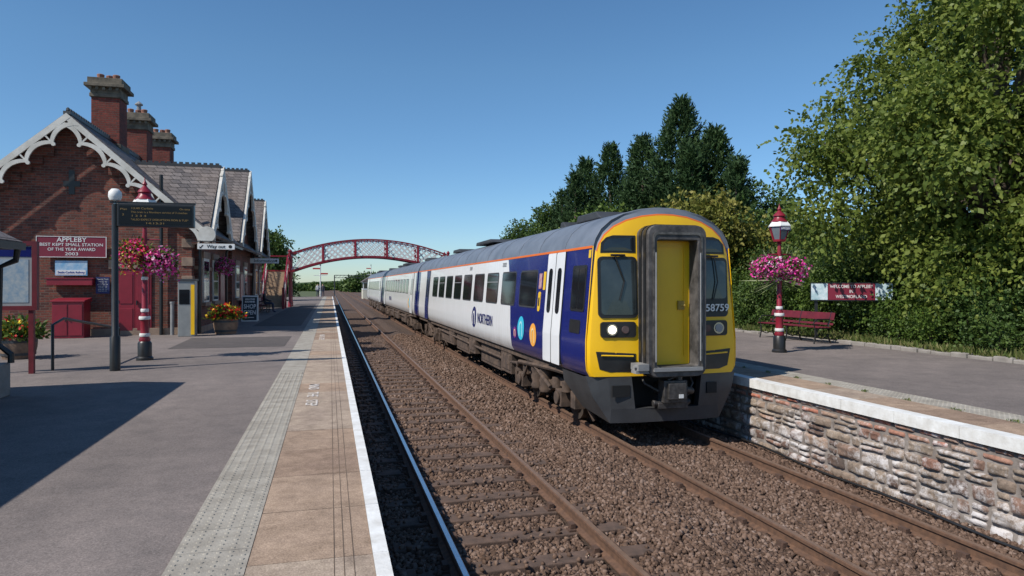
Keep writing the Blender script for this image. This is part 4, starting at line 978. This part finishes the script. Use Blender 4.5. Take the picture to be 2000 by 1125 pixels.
for i in range(5): m.box(-1.85+.76*i,-1.2+.76*i,-.02,-.003,2.2,3.2)
for i in range(7): m.box(-2.02,-2.003,.15+.83*i,.85+.83*i,2.2,3.2)
m.build('window',GLASS,t); m=MB(); m.prism([(-2.3,3.4),(2.3,3.4),(0,4.9)],'y',-.3,6.3); m.build('roof',SLATE,t)
t=thing('signal_gantry','distant lattice signal gantry spanning the tracks under the far trees','gantry',(2,170,-.4))
for x in (-1,9): MB().box(x-.12,x+.12,-.12,.12,0,5.2).build('post',DKGREY,t)
m=MB(); m.box(-1,9,-.1,.1,5.1,5.25); m.box(-1,9,-.1,.1,4.5,4.62)
for i in range(12): m.beam((-1+i*.83,0,4.55),(-1+(i+1)*.83,0,5.2),.06,.06)
m.build('truss',DKGREY,t)
# ================================================================ people
def skinmesh(pts,edges,rad,cols):
    me=bpy.data.meshes.new('body'); me.from_pydata(pts,edges,[]); o=bpy.data.objects.new('body',me); COL.objects.link(o)
    o.modifiers.new('s','SKIN'); o.modifiers.new('u','SUBSURF').levels=1
    for i,r_ in enumerate(rad): me.skin_vertices[0].data[i].radius=(r_,r_*(.75 if i in (0,1,2) else 1))
    me.skin_vertices[0].data[0].use_root=True
    bpy.context.view_layer.update()
    m2=bpy.data.meshes.new_from_object(o.evaluated_get(bpy.context.evaluated_depsgraph_get())); bpy.data.objects.remove(o)
    for c in cols: m2.materials.append(c)
    return m2
SKIN=M('skin',(.5,.3,.22),(.45,.27,.2)); SHIRT=M('pale shirt',(.5,.5,.5)); JEAN=M('navy trousers',(.03,.04,.08)); DARKC=M('dark jacket',(.03,.03,.04)); HAIR=M('brown hair',(.06,.035,.02))
P=[(0,0,.92),(0,0,1.15),(0,0,1.38),(0,0,1.50),(0,0,1.60),(0,0,1.70),(-.19,0,1.40),(-.24,.02,1.14),(-.25,-.06,.90),(-.25,-.09,.80),(.19,0,1.40),(.24,.02,1.14),(.25,-.06,.90),(.25,-.09,.80),(-.09,0,.86),(-.11,-.05,.48),(-.11,.04,.09),(-.11,-.12,.04),(.09,0,.86),(.11,.1,.48),(.11,.2,.09),(.11,.05,.04)]
E=[(0,1),(1,2),(2,3),(3,4),(4,5),(2,6),(6,7),(7,8),(8,9),(2,10),(10,11),(11,12),(12,13),(0,14),(14,15),(15,16),(16,17),(0,18),(18,19),(19,20),(20,21)]
RD=[.15,.14,.16,.06,.09,.085,.065,.05,.04,.03,.065,.05,.04,.03,.09,.065,.045,.04,.09,.065,.045,.04]
def mkperson(label,loc,rz,P,shirt,trs,zh,zt_):
    m2=skinmesh(P,E,RD,[shirt,trs,SKIN,HAIR])
    for pg in m2.polygons:
        z=pg.center.z; pg.use_smooth=True
        pg.material_index=3 if z>zh+.16 else (2 if z>zh else (0 if z>zt_ else 1))
    o=bpy.data.objects.new('person',m2); COL.objects.link(o); o.location=loc; o.rotation_euler=(0,0,rz); tag(o,label,'person'); return o
mkperson('person in pale top and dark trousers walking on the far left platform',(-1.55,92,.9),R(10),P,SHIRT,JEAN,1.48,.92)
mkperson('person in dark clothes walking beside another on the far left platform',(-.95,94,.9),R(-10),P,DARKC,JEAN,1.48,.92)
PS=[(0,0,.55),(0,.02,.78),(0,0,1.0),(0,-.02,1.12),(0,-.04,1.22),(0,-.04,1.32),(-.19,0,1.02),(-.24,-.05,.78),(-.17,-.3,.68),(-.12,-.38,.66),(.19,0,1.02),(.24,-.05,.78),(.17,-.3,.68),(.12,-.38,.66),(-.1,-.05,.54),(-.12,-.46,.54),(-.12,-.48,.1),(-.12,-.62,.05),(.1,-.05,.54),(.12,-.46,.54),(.12,-.48,.1),(.12,-.62,.05)]
mkperson('person in dark top seated on the bench beside the station wall',(-3.62,41.2,.9),R(90),PS,DARKC,JEAN,1.10,.58)
# ================================================================ vegetation
broad_tree('broadleaf_tree','large leafy yellow green tree overhanging the right platform at the right edge','tree',(17.9,14.8,.9),13.4,5.4,LEAF_B,120,215,.145,None,.06,12,.8,12,1.0,(.09,.20),.62)
con=[(1330,36,12.6,4.8,'tallest dark conifer, behind the train cab'),(1255,39,11.0,3.6,'dark conifer immediately left of the tallest one'),(1192,43,11.3,3.4,'dark pointed conifer second left of the tallest one'),(1145,47,11.0,3.6,'leftmost dark pointed conifer above the train roof'),(1395,34,10.6,3.6,'dark conifer immediately right of the tallest one')]
for i,(px,Y,H,Rd,lb) in enumerate(con):
    conifer('conifer_tree',lb,(xat(px,Y),Y,.5),H,Rd,20+i,2000 if i==0 else 1400,'dark conifers behind the train')
bt=[(1105,50,9.0,3.4,LEAF_D,'dark rounded tree left of the conifers above the train roof'),(1050,56,8.0,3.4,LEAF_D,'green broad tree second from left above the train roof'),(1000,64,6.4,3.0,LEAF_A,'low green tree leftmost above the train roof'),(1365,26.5,6.0,3.1,LEAF_Y,'yellowing round tree in front of the tall conifers'),(1455,33,8.3,2.8,LEAF_D,'thin topped tree right of the conifers'),(1500,28,5.6,2.6,LEAF_D,'dark bushy tree behind the right lamp post'),(1585,27,4.6,2.8,LEAF_D,'dark bushy tree between the lamp post and the big tree'),(1180,38,6.8,3,LEAF_A,'mid green tree at the foot of the pointed conifers'),(1660,26,5.0,3,LEAF_D,'dark bushy tree behind the welcome sign'),(1290,30,5.2,2.4,LEAF_A,'light green bush rising just behind the train cab roof')]
for i,(px,Y,H,rad,mt,lb) in enumerate(bt):
    broad_tree('broadleaf_tree',lb,'tree',(xat(px,Y),Y,.5),H,rad,mt,44,130,.19,'trees behind the right platform',.05,8,.1,40+i,.75,(.15,.32))
shr=[(14.9,12.9,1.15,1.7),(15.4,14.4,1.2,1.5),(16.8,12.6,1.6,2.8),(15.6,16.4,1.0,1.35),(17,16.3,1.7,2.9),(15.4,18.8,1.1,1.7),(17.3,19.6,1.8,3.0),(15.1,21.4,1.1,1.7),(16.9,23.2,2.0,3.1),(15.0,24.2,1.3,2.0),(15.1,27.5,1.5,2.5),(18.2,14.8,1.7,3.4),(16.2,10.8,1.2,1.6),(19.5,21,2.2,4.0),(15.2,31,1.7,3.0),(14.45,10.4,.7,.8),(14.3,11.8,.62,.75),(14.35,13.6,.65,.9),(14.5,14.9,.6,.75),(14.6,18.0,.7,.9),(14.3,19.9,.65,.95),(14.3,22.8,.7,1.1),(14.4,25.8,.8,1.2)]
def shrub(label,loc,r,h,mat,seed):
    rs=np.random.default_rng(seed); root=thing('shrub',label,'shrub',loc,0,'shrubs behind the right platform')
    lob=[(rs.uniform(-.75,.75)*r,rs.uniform(-.75,.75)*r,h*rs.uniform(.15,.85),r*rs.uniform(.22,.42)) for _ in range(22)]
    V,Fa,rr2=lobes_twigs(lob,330,.45 if r>.9 else .28,8,.09 if r>.9 else .07,.36,.1,-.35); npmesh('foliage',V,Fa,mat,root,rr2)
    m=MB()
    for i in range(6): x,y,z,_=lob[i]; m.tube([(x*.2,y*.2,0),(x*.6,y*.6,z*.6),(x,y,z)],[.03,.02,.008],5)
    m.build('stems',BARK,root); return root
words=['at the right edge under the big tree','right of the welcome sign','tall, behind the low shrubs under the big tree','low, just behind the welcome sign','tall, behind the welcome sign','low, behind the right end of the bench','tall, behind the bench','behind the middle of the bench','tall, behind the lamp post and bench','left of the bench behind the lamp post','left of the lamp post beside the train','darkest, directly below the big tree','cut by the right edge of view','large, far back between lamp post and sign','farthest, beside the train nose','very low, nearest view by the stone edging','very low, second nearest by the stone edging','very low, third nearest by the stone edging','very low, in front of the welcome sign','very low, just left of the welcome sign','very low, behind the bench left end','very low, beside the stone edging left of the bench','very low, behind the lamp post base']
for i,(x,y,r,h) in enumerate(shr):
    shrub('leafy green shrub '+words[i],(x,y,.9),r,h,[LEAF_D,LEAF_A,LEAF_D,LEAF_D][i%4],70+i)
t=thing('spiky_palm','spiky pale green palm like plant behind the right lamp post','plant',(xat(1522,19.5),19.5,.9))
n=260; a=rng.random(n)*6.283; el=rng.uniform(-.5,1.3,n); d=np.stack([np.cos(a)*np.cos(el),np.sin(a)*np.cos(el),np.sin(el)],1)
V1,F1=leafquads(np.tile([0,0,1.75],(n,1))+d*.05,d,rng.uniform(.7,1.3,n),np.full(n,.024)); npmesh('leaves',V1,F1,rndmat('palm leaves',[(0,(.08,.12,.04)),(1,(.30,.32,.17))],.5,1,.3,.2),t,rng.random(n)); MB().tube([(0,0,0),(0,0,1.8)],[.09,.06],8).build('trunk',BARK,t)
broad_tree('broadleaf_tree','green tree on the left beyond the footbridge stairs','tree',(-6.6,72,.2),7.8,3.2,LEAF_D,30,80,.26,None,.1,7,.1,91,.8)
broad_tree('broadleaf_tree','darker low tree on the left beyond the first one past the footbridge','tree',(-7.5,95,.2),5.4,3.6,LEAF_D,24,80,.3,None,.1,7,.1,92,.8)
lob=[]
for i in range(80):
    x=rng.uniform(6,70); y=rng.uniform(250,310); lob.append((x,y,rng.uniform(3,7.5)*min(1,.5+(x-6)/20)*.65,rng.uniform(2.2,3.6)))
for i in range(90): lob.append((rng.uniform(-60,4),rng.uniform(320,380),rng.uniform(-.5,1.4),rng.uniform(1.8,2.8)))
V,Fa,r_=lobes_twigs(lob,18,1.4,6,.95,.4,.1,0); tag(npmesh('distant_wood',V,Fa,LEAF_D,None,r_),'low dark line of distant woodland at the end of the railway','wood',kind='stuff')
# ================================================================ light, sky, camera
d=Vector((.93,.37,-1.03)).normalized()
sd=bpy.data.lights.new('sun','SUN'); sd.energy=5.0; sd.angle=R(.53); sd.color=(1,.95,.87); so=bpy.data.objects.new('sun',sd); COL.objects.link(so); so.rotation_euler=d.to_track_quat('-Z','Y').to_euler()
W=bpy.data.worlds.new('World'); S.world=W; W.use_nodes=True; nt=W.node_tree; bg=nt.nodes['Background']
sk=nt.nodes.new('ShaderNodeTexSky'); sk.sky_type='NISHITA'; sk.sun_disc=False; sk.sun_elevation=math.asin(-d.z); sk.sun_rotation=math.atan2(-d.x,-d.y); sk.air_density=1.0; sk.dust_density=.1; sk.ozone_density=2.0; sk.altitude=200
hs=nt.nodes.new('ShaderNodeHueSaturation'); hs.inputs['Saturation'].default_value=1.2; nt.links.new(sk.outputs[0],hs.inputs['Color'])
tc=nt.nodes.new('ShaderNodeTexCoord'); sz=nt.nodes.new('ShaderNodeSeparateXYZ'); nt.links.new(tc.outputs['Generated'],sz.inputs[0])
tint=ramp(nt,sz.outputs[2],[(0,(.60,.76,1.0)),(.12,(.72,.86,1.0)),(.30,(.95,1.0,1.0)),(.6,(1.0,1.0,1.0))])
nt.links.new(mixc(nt,1.0,hs.outputs[0],tint,'MULTIPLY'),bg.inputs[0]); bg.inputs[1].default_value=.125
cam=bpy.data.cameras.new('camera'); cam.lens=24; cam.sensor_width=36; cam.clip_end=5000; cam.clip_start=.05; cam.shift_y=-.00325
co=bpy.data.objects.new('camera',cam); COL.objects.link(co); co.location=(0,0,CZ); co.rotation_euler=(R(90),0,-TH); S.camera=co
S.view_settings.view_transform='Standard'; S.view_settings.look='None'; S.view_settings.exposure=0
